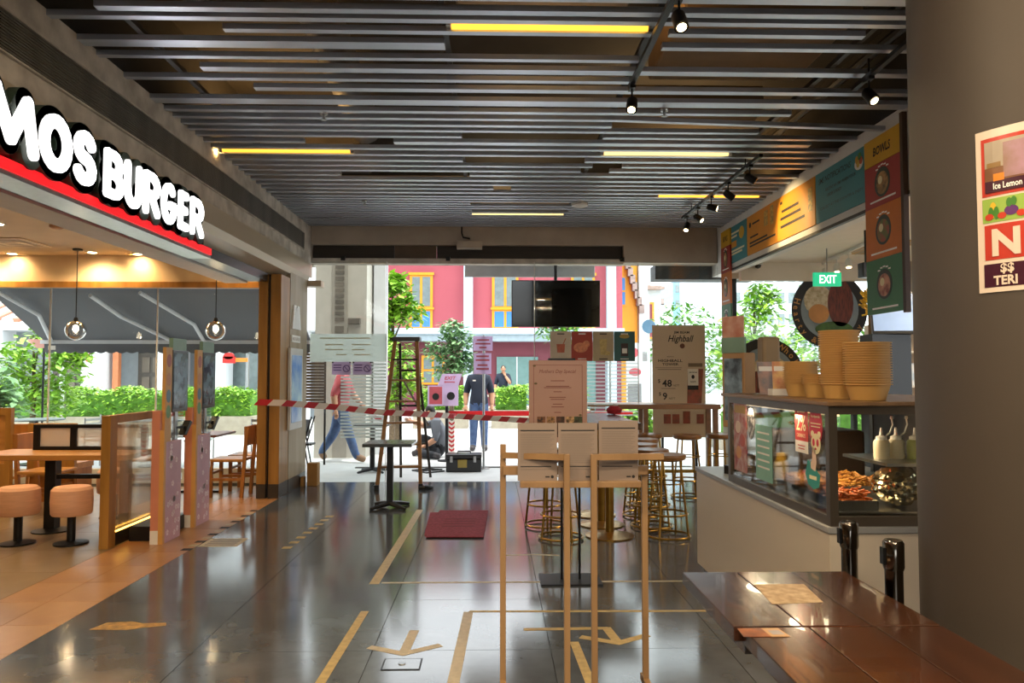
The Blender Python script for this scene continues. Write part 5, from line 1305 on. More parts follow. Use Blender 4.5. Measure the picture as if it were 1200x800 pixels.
# ---- concrete column outside with louvre
t = thing('street_column', 'white concrete column outside with a tall louvre panel', 'column', (-2.74, 13.85, 0))
MB().box(-.46, -.45, 0, .46, .45, 7).build('shaft', mat('column_render', '#b9b3a8', .7, noise=.06), t)
MB().box(.5, .1, 0, .72, .4, 7).build('pipe_casing', M_pwhite, t)
lv = MB().box(-.16, -.47, 2.2, .12, -.45, 4.0).build('louvre_frame', mat('louvre_beige', '#9c958a', .6), t)
for k in range(14): MB().box(-.1, -.482, 2.45+.105*k, .06, -.468, 2.51+.105*k).build('louvre_slat', M_louv, lv)
MB().box(-.1, -.48, 2.24, .06, -.468, 2.36).build('vent_plate', M_louv, lv)
MB().box(-.13, -.46, 0, .12, -.45, 1.15).build('lower_panel', mat('louvre_beige', '#9c958a', .6), t)
tag(MB().box(-2.6, 13.3, 2.39, -2.38, 13.395, 2.5).build('wall_lamp', M_louv, bevel=.01), 'small dark grey lamp box on the outside column', 'lamp')
# brown slatted board behind the frosted pane
t = thing('slatted_board', 'brown slatted board behind the frosted glass beside the column', 'board', (-2.95, 12.4, 0))
for k in range(18): MB().box(-.32, -.01, .95+.05*k, .18, .01, .992+.05*k).build('slat', M_shut2, t)
for x in (-.3, .16): MB().box(x-.015, .01, 0, x+.015, .03, 1.86).build('upright', M_black, t)
# folded chair behind the glass
t = thing('folded_chair', 'folded black chair leaning outside beside the pale end wall', 'chair', (-2.86, 11.3, 0))
for a, b in (((-.12, 0, 0), (.1, .1, .85)), ((.1, 0, 0), (-.08, .1, .8)), ((-.12, .2, 0), (.1, .3, .85)), ((.1, .2, 0), (-.08, .3, .8))): MB().tube([a, b], .012, 8).build('leg', M_black, t, True)
MB().box(-.02, .02, .55, .03, .28, .8).build('backrest', M_black, t); MB().box(-.09, .02, .42, .12, .28, .45).build('seat', M_black, t)

# ---- red shophouse
M_tile = mat('roof_tile_pale', '#a9968f', .8, noise=.35, nscale=5)
M_rwall = mat('red_render', '#b25560', .75, noise=.08, nscale=.6)
M_mar = mat('maroon_render', '#7d3d49', .75, noise=.1, nscale=.6)
M_of = mat('orange_frame', '#e09a1e', .5, noise=.05)
M_shblue = mat('blue_shutter', '#3f7fc4', .5, noise=.06)
M_pane = mat('dark_pane', '#7d8a8c', .12, noise=.2)
bd = thing('red_shophouse', 'red painted shophouse with orange windows and blue shutters across the street', 'building', (0, 28, 0))
MB().box(-5.3, 0, 3.2, 4.9, 8, 6.3).build('upper_wall', M_rwall, bd)
MB().box(-5.3, .3, 0, 4.9, 8, 2.75).build('lower_wall', M_mar, bd)
MB().box(-5.3, -.35, 2.72, 4.9, .3, 2.98).build('ledge', mat('ledge_grey', '#9fb0ba', .7), bd)
MB().box(-5.3, -.45, 2.98, 4.9, .3, 3.2).build('ledge_top', M_pblue, bd)
for x in (-4.5, -.94, 4.45): MB().box(x-.17, -.3, 0, x+.17, 0.3, 6.3).build('pilaster', M_pblue, bd)
def bwin(x0, x1, zs, blue=True):
    w = MB().box(x0, -.08, 3.15, x1, 0, 5.3).build('window', M_of, bd)
    xm = (x0+x1)/2
    for a, b in ((x0+.1, xm-.05), (xm+.05, x1-.1)):
        MB().box(a, -.1, 4.05, b, -.08, 5.15).build('pane', M_pane, w)
        MB().box(a, -.1, 3.27, b, -.08, 3.85).build('shutter', M_shblue, w)
    MB().box(x0-.05, -.14, 3.92, x1+.05, -.08, 4.0).box(x0-.05, -.14, 5.22, x1+.05, -.08, 5.32).build('frame_rail', M_of, w)
bwin(-3.15, -2.28, 0); bwin(-.05, .95, 0); bwin(2.95, 3.85, 0)
MB().prism([(-.6, 6.3), (8, 7.4), (8, 6.3)], 10.2, '+X', (-5.3, 0, 0)).build('roof', M_tile, bd)
w = MB().box(-2.72, .2, 1.1, -1.85, .3, 2.2).build('window', M_of, bd)
for a in (-2.63, -2.24):
    for b in (1.18, 1.68): MB().box(a, .18, b, a+.3, .2, b+.42).build('pane', M_pane, w)
MB().box(.13, .2, 0, 1.7, .3, 2.15).build('door', mat('green_glass_door', '#6f8f8c', .2, noise=.1), bd)
MB().box(.88, .19, 0, .92, .2, 2.15).build('door_mullion', M_pwhite, bd)
MB().box(2.3, .2, 0, 3.9, .3, 2.1).build('door', mat('green_glass_door', '#6f8f8c', .2), bd)
# grey canopy edge hanging in front (underside of our building's awning)
tag(MB().box(-.45, 11.6, 3.02, 1.6, 11.65, 3.5).box(-.45, 10.9, 3.46, 1.6, 11.6, 3.5).build('canopy_valance', mat('canopy_valance_grey', '#c4c4c6', .7), bevel=.01), 'grey canopy valance outside above the doorway', 'canopy')

# ---- orange and pink shophouses further right
bo_ = thing('orange_shophouse', 'orange shophouse with blue window and stepped white striped edge', 'building', (0, 30, 0))
MB().box(4.95, 0, 0, 6.0, 6, 6.4).build('wall', M_of, bo_)
MB().box(5.9, -.2, 0, 6.25, .3, 6.6).build('pilaster', M_pwhite, bo_)
w = MB().box(4.96, -.06, 4.25, 5.4, 0, 5.5).build('window', mat('frame_gold', '#d99a2a', .5), bo_)
for b in (4.32, 4.9): MB().box(5.0, -.08, b, 5.35, -.06, b+.5).build('pane', M_shblue, w)
for k in range(7): MB().box(5.35+.09*k, -.3, 5.75-.3*k, 5.55+.09*k, .0, 6.1-.3*k).build('roof_tile', M_tile, bo_)
MB().box(5.0, -.15, 2.2, 6.0, 0, 2.5).build('ledge', M_pwhite, bo_)
bp = thing('pink_shophouse', 'row of pale blue and red slatted shophouses receding down the street', 'building', (0, 36, 0))
MB().box(6.9, 0, 0, 8.2, 4, 5.6).build('front_wall', M_pblue, bp)
MB().prism([(6.8, 5.6), (8.3, 5.6), (8.3, 5.75), (6.8, 5.85)], .4, '-Y').build('roof', M_tile, bp)
w = MB().box(7.35, -.05, 3.2, 7.85, 0, 5.0).build('window', M_of, bp); MB().box(7.45, -.07, 3.3, 7.75, -.05, 4.9).build('pane', M_mar, w)
M_slr = mat('red_slat_wall', '#b5645c', .7, noise=.1)
MB().box(8.2, 1, 0, 9.0, 26, 5.0).build('side_wall', M_pwhite, bp)
for k in range(12): MB().box(8.14, 1.3+2*k, 1.4, 8.2, 2.3+2*k, 4.7).build('shutter', M_slr, bp)
for k in range(12): MB().box(7.9, 1+2.05*k, 4.95, 8.6, 2.95+2.05*k, 5.3).build('roof_tile', M_tile, bp)
t = thing('round_road_sign', 'blue round road sign on a white pole beside the tall banner', 'sign', (4.1, 19.5, 0))
MB().cyl((0, 0, 0), (0, 0, 3.6), .035, n=10).build('pole', M_pwhite, t, True)
MB().disc(0, 2.75, .18, .18, .02, '-Y', (0, -.04, 0)).build('disc', mat('sign_blue', '#5d7f9c', .5), t)
t = thing('street_notice_board', 'narrow white notice panel with red symbols outside by the tall banner', 'sign', (3.62, 19, 0))
MB().box(-.2, 0, 0, .22, .04, 2.3).build('panel', M_pwhite, t)
MB().disc(0, 2.05, .12, .12, .005, '-Y', (0, 0, 0)).disc(.02, 1.55, .16, .1, .005, '-Y', (0, 0, 0)).build('red_symbol', M_nred, t)
MB().box(-.17, -.005, .75, .18, 0, 1.25).build('grey_square', mat('sq_grey', '#86868a', .6), t)
t = thing('street_canopy', 'grey sloped street canopy behind the notice panel', 'canopy', (4.3, 24, 0))
MB().bar((-.6, 0, 2.45), (.9, 0, 1.95), 3, .06).build('roof', mat('canopy_grey', '#9a9a9c', .7), t)
for x in (-.5, .8): MB().cyl((x, 0, 0), (x, 0, 2.2 if x < 0 else 1.98), .04, n=8).build('post', M_steel, t)
def tower(name, x0, x1, y, z1, m, lab, nx, nz):
    t = thing(name, lab, 'building', (0, y, 0)); MB().box(x0, 0, 0, x1, 12, z1).build('wall', m, t)
    for i in range(nx):
        for j in range(nz):
            a = x0+(x1-x0)*(i+.2)/nx; b = z1*(j+.25)/nz
            MB().box(a, -.06, b, a+(x1-x0)/nx*.6, 0, b+z1/nz*.5).build('window', M_pane, t)
tower('office_tower', 22, 30, 90, 12.8, mat('tower_blue', '#7fb0cc', .4), 'pale blue glass office block beyond the shophouses', 6, 7)
tower('apartment_tower', 17, 27, 55, 16, mat('tower_white', '#c9d0d6', .6), 'pale apartment block seen through the kiosk window', 12, 10)
tower('apartment_tower', 10, 15, 66, 7, M_pwhite, 'low white block behind the street trees', 6, 4)

# ---- planting
def leaves(mb, c, rad, n, size, rnd, shell=.4):
    for k in range(n):
        while True:
            p = Vector((rnd.uniform(-1, 1), rnd.uniform(-1, 1), rnd.uniform(-1, 1)))
            if p.length <= 1 and p.length > shell*rnd.random(): break
        q = Vector((c[0]+p.x*rad[0], c[1]+p.y*rad[1], c[2]+p.z*rad[2]))
        a = rnd.uniform(0, 6.28); d = Vector((math.cos(a), math.sin(a), rnd.uniform(-.9, .4))).normalized()
        s = d.cross(Vector((rnd.uniform(-.3, .3), rnd.uniform(-.3, .3), 1))).normalized(); L = size*rnd.uniform(.7, 1.3)
        mb.add([q, q+d*L*.5+s*L*.22, q+d*L, q+d*L*.5-s*L*.22], [(0, 1, 2, 3)])
def tree(x, y, h0, blobs, m, lab, size=.16, n=420, seed=1, lean=0.):
    rnd = random.Random(seed); t = thing('street_tree', lab, 'tree', (x, y, 0))
    top = max(b[2] for b in blobs)
    MB().tube([(0, 0, 0), (lean*.5, .05, top*.5), (lean, 0, top)], [.07, .05, .02], 8).build('trunk', M_bark, t, True)
    mb = MB(); tw = MB()
    for bx, by, bz, rx, rz in blobs:
        leaves(mb, (bx, by, bz), (rx, rx, rz), n, size, rnd)
        tw.tube([(lean*.6, 0, bz*.75), (bx, by, bz)], [.025, .01], 5)
    tw.build('branch', M_bark, t); mb.build('foliage', m, t, kind='stuff')
def hedge(x0, x1, y, z0, z1, lab, m=M_leaf2, d=.8, n=None, seed=2):
    rnd = random.Random(seed); t = thing('hedge', lab, 'hedge', ((x0+x1)/2, y, 0)); w = (x1-x0)/2
    MB().box(-w-.1, -d/2-.1, 0, w+.1, d/2+.1, z0).build('planter', mat('planter_stone', '#a9a08e', .8, noise=.2), t)
    MB().box(-w*.95, -d*.4, z0, w*.95, d*.4, z1-.18).build('inner_growth', mat('leaf_dark', '#5f9430', .8, noise=.4, nscale=8), t)
    mb = MB()
    for k in range(n or int(2200*w*2)):
        p = (rnd.uniform(-w, w), rnd.uniform(-d/2, d/2)); zz = z0+(z1-z0)*rnd.random()**.8+.05*math.sin(p[0]*5)
        if abs(p[1]) < d*.36 and zz < z1-.2: continue
        leaves(mb, (p[0], p[1], zz), (.03, .03, .03), 1, .13, rnd)
    mb.build('foliage', m, t, kind='stuff')
tree(-2.3, 17, 0, [(-.02, 0, 3.3, .5, .42), (.3, 0, 2.95, .42, .35), (-.28, .1, 2.9, .42, .35), (-.28, 0, 2.3, .3, .35), (.0, .1, 3.6, .3, .25)], M_leaf2, 'bright green young street tree beside the outside column', .24, 330, 3)
tree(-2.0, 15.6, 0, [(0, 0, 1.85, .4, .35), (.2, 0, 1.4, .3, .3), (-.1, .1, 1.1, .3, .3)], M_leaf2, 'low yellow green sapling seen behind the ladder', .18, 260, 13)
tree(-.95, 17, 0, [(0, 0, 2.5, .32, .28), (.2, 0, 2.3, .35, .25), (-.3, 0, 2.05, .35, .25), (.1, .1, 1.9, .5, .28), (.3, 0, 1.75, .3, .25), (-.1, 0, 1.55, .35, .2)], M_leaf3, 'small pale green tiered street tree before the red shophouse', .17, 260, 4)
hedge(-2.1, -.8, 21, .5, 1.14, 'clipped bright hedge behind the standing man, left of him')
hedge(.05, .95, 21, .5, 1.16, 'clipped bright hedge under the green glass door', seed=5)
hedge(1.25, 2.6, 21, .5, 1.12, 'clipped bright hedge behind the pink menu poster', seed=6)
tree(1.6, 18.5, 0, [(0, 0, 2.7, .5, .5), (.4, 0, 2.9, .5, .45), (-.3, .1, 3.1, .4, .4)], M_leaf, 'green street tree behind the television', .2, 260, 7)
hedge(2.2, 3.1, 14.5, .3, .8, 'low green shrub row outside the window bar', M_leaf2, .6, seed=8)
tree(5.2, 20, 0, [(0, 0, 2.9, .9, .6), (.5, 0, 2.3, .8, .6), (-.3, .1, 2.2, .7, .6), (.6, 0, 1.5, .7, .5)], M_leaf, 'leafy street tree between tall banner and kiosk board', .2, 420, 9)
tree(5.9, 16.6, 0, [(-.1, 0, 2.6, .7, .6), (.5, 0, 2.0, .8, .7), (-.4, .1, 1.7, .7, .6), (.2, 0, 3.2, .4, .4)], M_leaf2, 'leafy tree seen through kiosk window behind Wholesome sign', .2, 420, 10)
tree(8.3, 18.2, 0, [(-.1, 0, 2.9, .8, .7), (.5, 0, 2.2, .8, .7), (-.5, .1, 2.0, .7, .7), (.0, 0, 3.6, .6, .5)], M_leaf, 'leafy tree seen through kiosk window behind Hearty sign', .2, 420, 11)
hedge(4.6, 8.5, 15.0, .3, .9, 'green hedge outside the kiosk window', M_leaf, .7, 1500, seed=12)
# left side planting
tree(-9.75, 16, 0, [(.1, 0, 2.0, .7, .35), (-.6, 0, 1.75, .6, .4), (.5, 0, 1.5, .6, .4), (-.3, .2, 1.2, .7, .4), (.4, .1, .95, .6, .35), (.8, 0, 1.9, .4, .25)], M_leaf2, 'spreading bright green tree outside the burger shop window', .2, 330, 14)
tree(-9.6, 14.6, 0, [(0, 0, 1.35, .35, .5), (.15, 0, .9, .4, .4), (-.2, 0, 1.0, .35, .4)], M_leaf3, 'dark large leafed shrub outside the burger shop window', .26, 160, 15)
hedge(-10.6, -8.3, 19, .45, 1.15, 'long clipped hedge outside the burger shop, next to the bright tree', M_leaf2, .9, 4200, 16)
hedge(-8.0, -6.0, 19.05, .45, 1.15, 'long clipped hedge outside the burger shop, behind the kiosks', M_leaf2, .9, 4200, 17)
hedge(-13.5, -10.8, 18.6, .45, 1.25, 'dark leafy hedge at the street end outside the burger shop', M_leaf, .9, 1500, 18)
# ---- arcade building behind
ba = thing('white_arcade', 'white arcade building with pillars and dark doors opposite the burger shop', 'building', (0, 24, 0))
MB().box(-22, 1.2, 0, -5.5, 6, 6).build('rear_wall', mat('arcade_grey', '#9fa6ac', .7, noise=.08), ba)
MB().box(-22, 0, 2.9, -5.5, 1.2, 6).build('upper_wall', M_pwhite, ba)
for x in (-16, -12.75, -10.35, -8.95, -6.4): MB().box(x-.38, 0, 0, x+.38, .7, 2.9).build('pillar', M_pwhite, ba)
for x, c_ in ((-12.15, '#c87a50'), (-9.5, '#a8605a')): MB().box(x-.09, .2, 0, x+.09, .4, 2.9).build('drain_pipe', mat('pipe'+c_, c_, .6), ba)
for x in (-11.4, -14.2):
    dr = MB().box(x-.45, 1.1, 0, x+.45, 1.2, 2.4).build('door', mat('arcade_door', '#5a544e', .6), ba)
    for a in (-.3, .05):
        for b in (.9, 1.55): MB().box(x+a, 1.06, b, x+a+.25, 1.1, b+.5).build('door_panel', mat('arcade_door2', '#7a7064', .6), dr)
w = MB().box(-9.0, 1.12, .3, -6.9, 1.2, 2.5).build('window', M_pwhite, ba)
for k in range(3): MB().box(-8.9+.68*k, 1.08, .5, -8.3+.68*k, 1.12, 2.4).build('pane', M_pane, w)
MB().text('76', '-Y', (-13.0, -.01, 2.02), box=(.42, .3), bold=.02).build('house_number', mat('num_red', '#d0402c', .5), ba)
t = thing('hanging_sign', 'red hanging shop sign with orange bracket across the street', 'sign', (-7.85, 22.5, 0))
MB().box(-.28, 0, 1.82, .1, .06, 2.02).disc(-.1, 2.04, .16, .1, .06, '-Y', (0, .06, 0)).build('board', mat('hs_red', '#c0231f', .5), t)
MB().box(.1, .02, 1.86, .5, .05, 1.98).build('bracket', mat('hs_orange', '#d9822a', .5), t)
MB().cyl((.5, .03, 0), (.5, .03, 2.1), .03, n=8).build('post', M_steel, t)
t = thing('tiled_roof', 'red and white ribbed roof edge outside left of the awning', 'roof', (-12.2, 19, 0))
for k in range(16): MB().bar((-3.2+.28*k, 2, 3.6), (-3.2+.28*k, 0, 2.85), .14, .1).build('roof_tile', (mat('rt_red', '#c98a72', .7), M_pwhite)[k % 2], t)
for x in (-3, 1): MB().cyl((x, .6, 0), (x, .6, 3.0), .06, n=8).build('post', M_pwhite, t)
t = thing('flower_pot', 'pink pot with trailing plant hanging outside the burger shop', 'plant', (-8.7, 14.6, 2.0))
MB().lathe([(.12, 0), (.26, .12), (.28, .16), (0, .16)], 16).build('pot', mat('pot_pink', '#c98f86', .6), t, True)
mb = MB(); leaves(mb, (0.05, 0, .32), (.3, .3, .2), 160, .16, random.Random(3)); mb.build('foliage', M_leaf2, t, kind='stuff')
MB().tube([(0, 0, .0), (0, 0, -2.0)], .02, 8).build('pole', M_black, t)
# ---- awning outside the burger shop
M_awn = mat('awning_grey', '#66686c', .8, noise=.06, nscale=3)
t = thing('awning', 'large grey fabric awning with white folding arms outside the burger shop', 'awning', (0, 0, 0))
pr_ = [(10.6, 3.0), (12.5, 2.07), (12.5, 2.05), (10.6, 2.97)]
mb = MB(); mb.add([(x, y_, z) for x in (-7.45, -3.05) for y_, z in pr_], [(0, 1, 2, 3), (7, 6, 5, 4), (0, 4, 5, 1), (1, 5, 6, 2), (2, 6, 7, 3), (3, 7, 4, 0)])
mb.build('canopy', M_awn, t)
MB().box(-7.5, 12.47, 2.0, -3.0, 12.55, 2.06).build('front_bar', M_pwhite, t)
n = 26; V = []
for k in range(n*4+1):
    x = -7.45+4.4*k/(n*4); V += [(x, 12.51, 2.0), (x, 12.51, 1.87-.03*abs(math.sin(math.pi*k/4)))]
vo = MB().add(V, [(2*k, 2*k+2, 2*k+3, 2*k+1) for k in range(n*4)]).build('valance', M_awn, t)
sd = vo.modifiers.new('thick', 'SOLIDIFY'); sd.thickness = .006
for arm in (((-5.75, 10.7, 2.62), (-5.75, 11.6, 2.38), (-5.3, 12.45, 2.03)), ((-5.05, 10.7, 2.66), (-4.75, 11.9, 2.28), (-4.8, 12.45, 2.03)), ((-7.2, 10.7, 2.75), (-7.0, 11.6, 2.4), (-7.3, 12.45, 2.03))):
    MB().tube(arm, .03, 8).build('folding_arm', M_pwhite, t, True)
MB().cyl((-7.4, 10.58, 2.95), (-3.05, 10.58, 2.95), .06, n=12).build('roller', M_pwhite, t, True)
MB().rect(-7.38, 1.9, -7.26, 1.97, .004, '-Y', (0, 12.5, 0)).build('label', M_paper, t)
# ---- outdoor tables and metal chairs beyond the window
def outtable(x, y, lab):
    t = thing('outdoor_table', lab, 'table', (x, y, 0))
    MB().lathe([(0, .73), (.42, .73), (.42, .75), (0, .75)], 28).build('top', mat('out_grey', '#6f7a7c', .4), t)
    MB().cyl((0, 0, .02), (0, 0, .73), .03).build('post', M_black, t, True); MB().lathe([(.25, 0), (.25, .02), (0, .03)], 20).build('base', M_black, t, True)
outtable(-5.5, 12.3, 'round grey outdoor table under the awning'); outtable(-7.6, 12.6, 'round grey outdoor table beside the awning edge')
def outchair(x, y, rz, lab):
    t = thing('outdoor_chair', lab, 'chair', (x, y, 0), rz, 'metal chairs under the awning')
    MB().box(-.2, -.2, .43, .2, .2, .45).build('seat', M_steel, t)
    for sx in (-.18, .18):
        for sy in (-.18, .18): MB().cyl((sx, sy, 0), (sx, sy, .8 if sy > 0 else .43), .012, n=8).build('leg', M_steel, t)
    for k in range(4): MB().box(-.18, .17, .52+.075*k, .18, .185, .56+.075*k).build('back_slat', M_steel, t)
outchair(-6.3, 12.2, 80, 'metal slat chair facing the round table by the awning edge'); outchair(-4.75, 12.2, -80, 'metal slat chair between round table and hedge'); outchair(-3.6, 12.0, 170, 'dark metal chair outside behind the window table'); outchair(-6.9, 12.9, -60, 'metal slat chair at the table by the awning edge')

# ================================================================ PEOPLE
M_skin = mat('skin', '#b98a6c', .55, noise=.06)
M_hair = mat('black_hair', '#17130f', .6, noise=.3, nscale=30)
M_shoe = mat('shoe_dark', '#3d3a3c', .6); M_jean = mat('blue_jeans', '#4c6489', .85, col2='#3a5078', nscale=14)
def person(loc, rz, lab, J, shirt, pants, shoe, head_dir=(0, -1, 0), sleeves='short', scale=1., hair=True, hem=None):
    """J: joint positions in metres; one continuous skinned body, hands with five fingers and a head with a face joined in"""
    t = thing('person', lab, 'person', loc, rz)
    t.scale = (scale,)*3
    names = ['pelvis', 'spine', 'chest', 'neck', 'skull']; E = []
    rad = dict(pelvis=.16, spine=.16, chest=.165, neck=.068, skull=.07)
    for s in 'LR':
        names += ['hip'+s, 'knee'+s, 'ankle'+s, 'toe'+s, 'sh'+s, 'el'+s, 'wr'+s]
        rad.update({'hip'+s: .125, 'knee'+s: .088, 'ankle'+s: .068, 'toe'+s: .055, 'sh'+s: .1, 'el'+s: .066, 'wr'+s: .042})
        E += [('pelvis', 'hip'+s, 2), ('hip'+s, 'knee'+s, 2), ('knee'+s, 'ankle'+s, 2), ('ankle'+s, 'toe'+s, 3), ('chest', 'sh'+s, 1), ('sh'+s, 'el'+s, 1), ('el'+s, 'wr'+s, 0 if sleeves == 'short' else 1)]
    E += [('pelvis', 'spine', 1), ('spine', 'chest', 1), ('chest', 'neck', 1), ('neck', 'skull', 0)]
    me = bpy.data.meshes.new('b'); me.from_pydata([J[n] for n in names], [(names.index(a), names.index(b)) for a, b, _ in E], [])
    o = bpy.data.objects.new('b', me); C.objects.link(o)
    sk = o.modifiers.new('skin', 'SKIN'); sk.use_smooth_shade = True
    for i, n in enumerate(names):
        me.skin_vertices[0].data[i].radius = (rad[n], rad[n]); me.skin_vertices[0].data[i].use_root = (n == 'pelvis')
    ss = o.modifiers.new('sub', 'SUBSURF'); ss.levels = 2; ss.render_levels = 2
    dg = bpy.context.evaluated_depsgraph_get(); dg.update(); ev = o.evaluated_get(dg); m2 = ev.to_mesh()
    mb = MB(); V = [v.co.copy() for v in m2.vertices]; mb.v = [tuple(v) for v in V]; mb.f = [tuple(p.vertices) for p in m2.polygons]
    segs = [(Vector(J[a]), Vector(J[b]), mi, rad[a], rad[b], a) for a, b, mi in E]
    for f in mb.f:
        c = sum((V[i] for i in f), Vector())/len(f); best = None
        for a, b, mi, ra, rb, nm in segs:
            d = b-a; q = max(0, min(1, (c-a).dot(d)/d.length_squared)); dist = (c-(a+d*q)).length/(ra+(rb-ra)*q)
            if best is None or dist < best[0]: best = (dist, mi, q, nm)
        mb.mi.append(best[1] if hem is None or best[3] not in ('pelvis', 'hipL', 'hipR') else (1 if c.z > hem else 2))
    ev.to_mesh_clear(); bpy.data.objects.remove(o)
    # hands
    for s in 'LR':
        w_ = Vector(J['wr'+s]); d = (w_-Vector(J['el'+s])).normalized(); side = d.cross(Vector((0, 1, .1))).normalized(); nn = d.cross(side)
        mb.tube([w_-d*.01, w_+d*.03, w_+d*.085], [.028, .036, .032], 8, 0)
        for k in range(4):
            b0 = w_+d*.08+side*(-.026+.0175*k); L = (.065, .075, .07, .055)[k]
            mb.tube([b0, b0+d*L*.5+nn*.008, b0+d*L+nn*.024], [.0095, .009, .007], 6, 0)
        b0 = w_+d*.03-side*.028; mb.tube([b0, b0+d*.03-side*.025, b0+d*.06-side*.03+nn*.01], [.012, .011, .008], 6, 0)
    # head
    hd = Vector(head_dir).normalized(); up = Vector((0, 0, 1)); r_ = hd.cross(up).normalized(); up = r_.cross(hd)
    hc = Vector(J['skull'])+up*.085
    Mh = Matrix(((r_.x, hd.x, up.x, hc.x), (r_.y, hd.y, up.y, hc.y), (r_.z, hd.z, up.z, hc.z), (0, 0, 0, 1)))
    def ball(c, rx, ry, rz, mi, n=14, m=9, sh=None):
        vs_, fs = [], []
        for i in range(m+1):
            for k in range(n):
                th = math.pi*i/m; ph = 2*math.pi*k/n
                x, y_, z = math.sin(th)*math.cos(ph), math.sin(th)*math.sin(ph), math.cos(th)
                if sh: x, y_, z = sh(x, y_, z)
                vs_.append((c[0]+x*rx, c[1]+y_*ry, c[2]+z*rz))
        for i in range(m):
            for k in range(n): fs.append((i*n+k, (i+1)*n+k, (i+1)*n+(k+1) % n, i*n+(k+1) % n))
        return vs_, fs
    def jaw(x, y_, z): k = 1-.28*max(0, -z)**1.3; return x*k, y_*(1 if y_ < 0 else k*.98+.02), z
    for c, rx, ry, rz, mi, sh in (((0, 0, 0), .074, .092, .115, 0, jaw), ((-.075, -.005, -.01), .012, .02, .03, 0, None), ((.075, -.005, -.01), .012, .02, .03, 0, None),
                                  ((-.028, .078, .008), .013, .009, .007, 4, None), ((.028, .078, .008), .013, .009, .007, 4, None), ((0, .088, -.022), .013, .02, .022, 0, None), ((0, .072, -.058), .024, .01, .005, 5, None)):
        vs_, fs = ball(c, rx, ry, rz, mi, sh=sh); mb.add(vs_, fs, mi, Mh)
    b = mb.build('body', [M_skin, shirt, pants, shoe, M_hair, mat('lips', '#8a4a42', .5)], t, True)
    if hair:
        hb = MB()
        vs_, fs = ball((0, -.012, .018), .081, .092, .106, 0, 18, 12)
        keep = [f for f in fs if all(vs_[i][2] > .012 or vs_[i][1] < -.02 for i in f) and all(vs_[i][1] < .07 or vs_[i][2] > .06 for i in f)]
        hb.add(vs_, keep, 0, Mh); ho = hb.build('hair', M_hair, t, True); sdm = ho.modifiers.new('thick', 'SOLIDIFY'); sdm.thickness = .008
    return t, mb
def stand(dx=.1, spread=.1):
    return dict(pelvis=(0, 0, .96), spine=(0, .01, 1.12), chest=(0, .01, 1.33), neck=(0, 0, 1.5), skull=(0, -.01, 1.56),
        hipL=(.085, 0, .9), kneeL=(.1, -.02, .5), ankleL=(.11, .02, .085), toeL=(.13, -.15, .04), hipR=(-.085, 0, .9), kneeR=(-.1, -.02, .5), ankleR=(-.11, .02, .085), toeR=(-.13, -.15, .04),
        shL=(.175, .0, 1.4), elL=(.25, .03, 1.12), wrL=(.255, -.06, .88), shR=(-.175, 0, 1.4), elR=(-.25, .03, 1.12), wrR=(-.255, -.06, .88))
M_navy = mat('navy_shirt', '#1f2738', .85, noise=.15); M_gshirt = mat('grey_shirt', '#5a6068', .85, noise=.1); M_bpants = mat('black_trousers', '#22262c', .85, noise=.15)
M_rshirt = mat('coral_shirt', '#b04a50', .85, noise=.1)
t, _ = person((-.28, 14.6, 0), 0, 'person in navy polo shirt and blue jeans standing behind the notice pole', stand(), M_navy, M_jean, M_shoe, hem=.92)
MB().rect(-.12, 1.36, -.06, 1.385, .003, '-Y', (0, -.128, 0)).build('chest_logo', M_whitetxt, t)
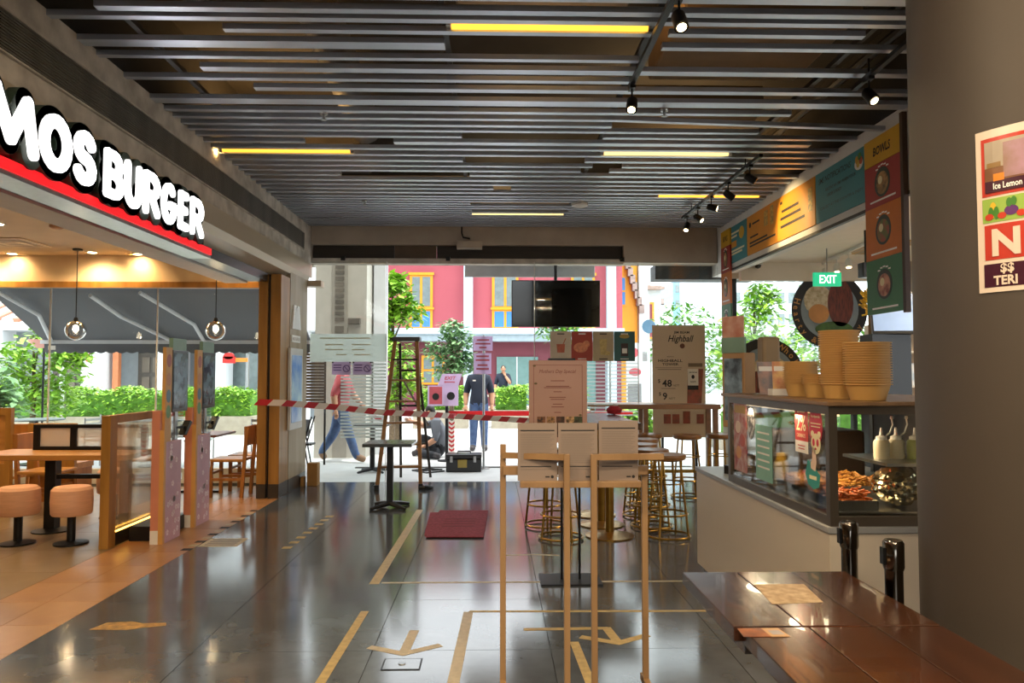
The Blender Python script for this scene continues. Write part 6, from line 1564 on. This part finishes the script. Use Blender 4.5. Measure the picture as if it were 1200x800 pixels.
# walking man, facing +X side
J = dict(pelvis=(0, 0, .93), spine=(.02, 0, 1.1), chest=(.05, 0, 1.31), neck=(.07, 0, 1.48), skull=(.08, 0, 1.54),
    hipL=(0, .085, .88), kneeL=(-.1, .09, .5), ankleL=(-.33, .1, .15), toeL=(-.25, .1, .04), hipR=(.02, -.085, .88), kneeR=(.16, -.09, .52), ankleR=(.3, -.1, .1), toeR=(.46, -.1, .045),
    shL=(.05, .17, 1.38), elL=(.16, .22, 1.13), wrL=(.3, .2, .98), shR=(.05, -.17, 1.38), elR=(-.06, -.22, 1.12), wrR=(-.02, -.24, .88))
person((-2.62, 12.8, 0), 0, 'person in coral shirt and jeans walking behind the frosted pane', J, M_rshirt, M_jean, mat('shoe_tan', '#8a6a50', .6), (1, 0, -.1), 'short', 1.02, hem=.9)
# seated worker reaching towards the ladder
J = dict(pelvis=(.12, 0, .16), spine=(.12, 0, .33), chest=(.02, 0, .53), neck=(-.06, -.02, .69), skull=(-.10, -.03, .74),
    hipL=(.05, .09, .14), kneeL=(-.3, .2, .36), ankleL=(-.33, .16, .08), toeL=(-.47, .18, .04), hipR=(.06, -.1, .13), kneeR=(-.32, -.22, .1), ankleR=(-.02, -.34, .07), toeR=(.1, -.4, .05),
    shL=(-.02, .16, .6), elL=(-.24, .17, .56), wrL=(-.46, .1, .64), shR=(0, -.17, .6), elR=(.0, -.24, .34), wrR=(-.2, -.2, .22))
person((-1.02, 13.5, 0), 0, 'person in grey shirt and black trousers sitting on the ground beside exit sign', J, M_gshirt, M_bpants, M_shoe, (-.9, .3, -.25), 'short', 1.0)
# far seated person hand to face
J = stand(); J.update(kneeL=(.12, -.42, .5), ankleL=(.12, -.42, .1), toeL=(.12, -.56, .05), kneeR=(-.12, -.42, .5), ankleR=(-.12, -.42, .1), toeR=(-.12, -.56, .05), elL=(.24, -.18, 1.15), wrL=(.07, -.14, 1.42))
for k in ('pelvis', 'hipL', 'hipR'): J[k] = (J[k][0], J[k][1], .56 if k == 'pelvis' else .53)
for k in ('spine', 'chest', 'neck', 'skull', 'shL', 'shR', 'elL', 'elR', 'wrL', 'wrR'): J[k] = (J[k][0], J[k][1], J[k][2]-.4)
person((.33, 24.6, .42), 0, 'person in dark blue clothes seated before the green glass door, hand to face', J, M_navy, M_bpants, M_shoe)
t = thing('street_bench', 'grey bench block under the seated person by green door', 'bench', (.33, 24.7, 0))
MB().box(-.7, -.1, .74, .7, .4, .79).build('seat', M_conc, t); 
for x in (-.6, .6): MB().box(x-.06, -.05, .42, x+.06, .35, .74).build('leg', M_conc, t)
MB().box(-1.2, -.8, 0, 1.2, .6, .42).build('platform', M_conc, t)
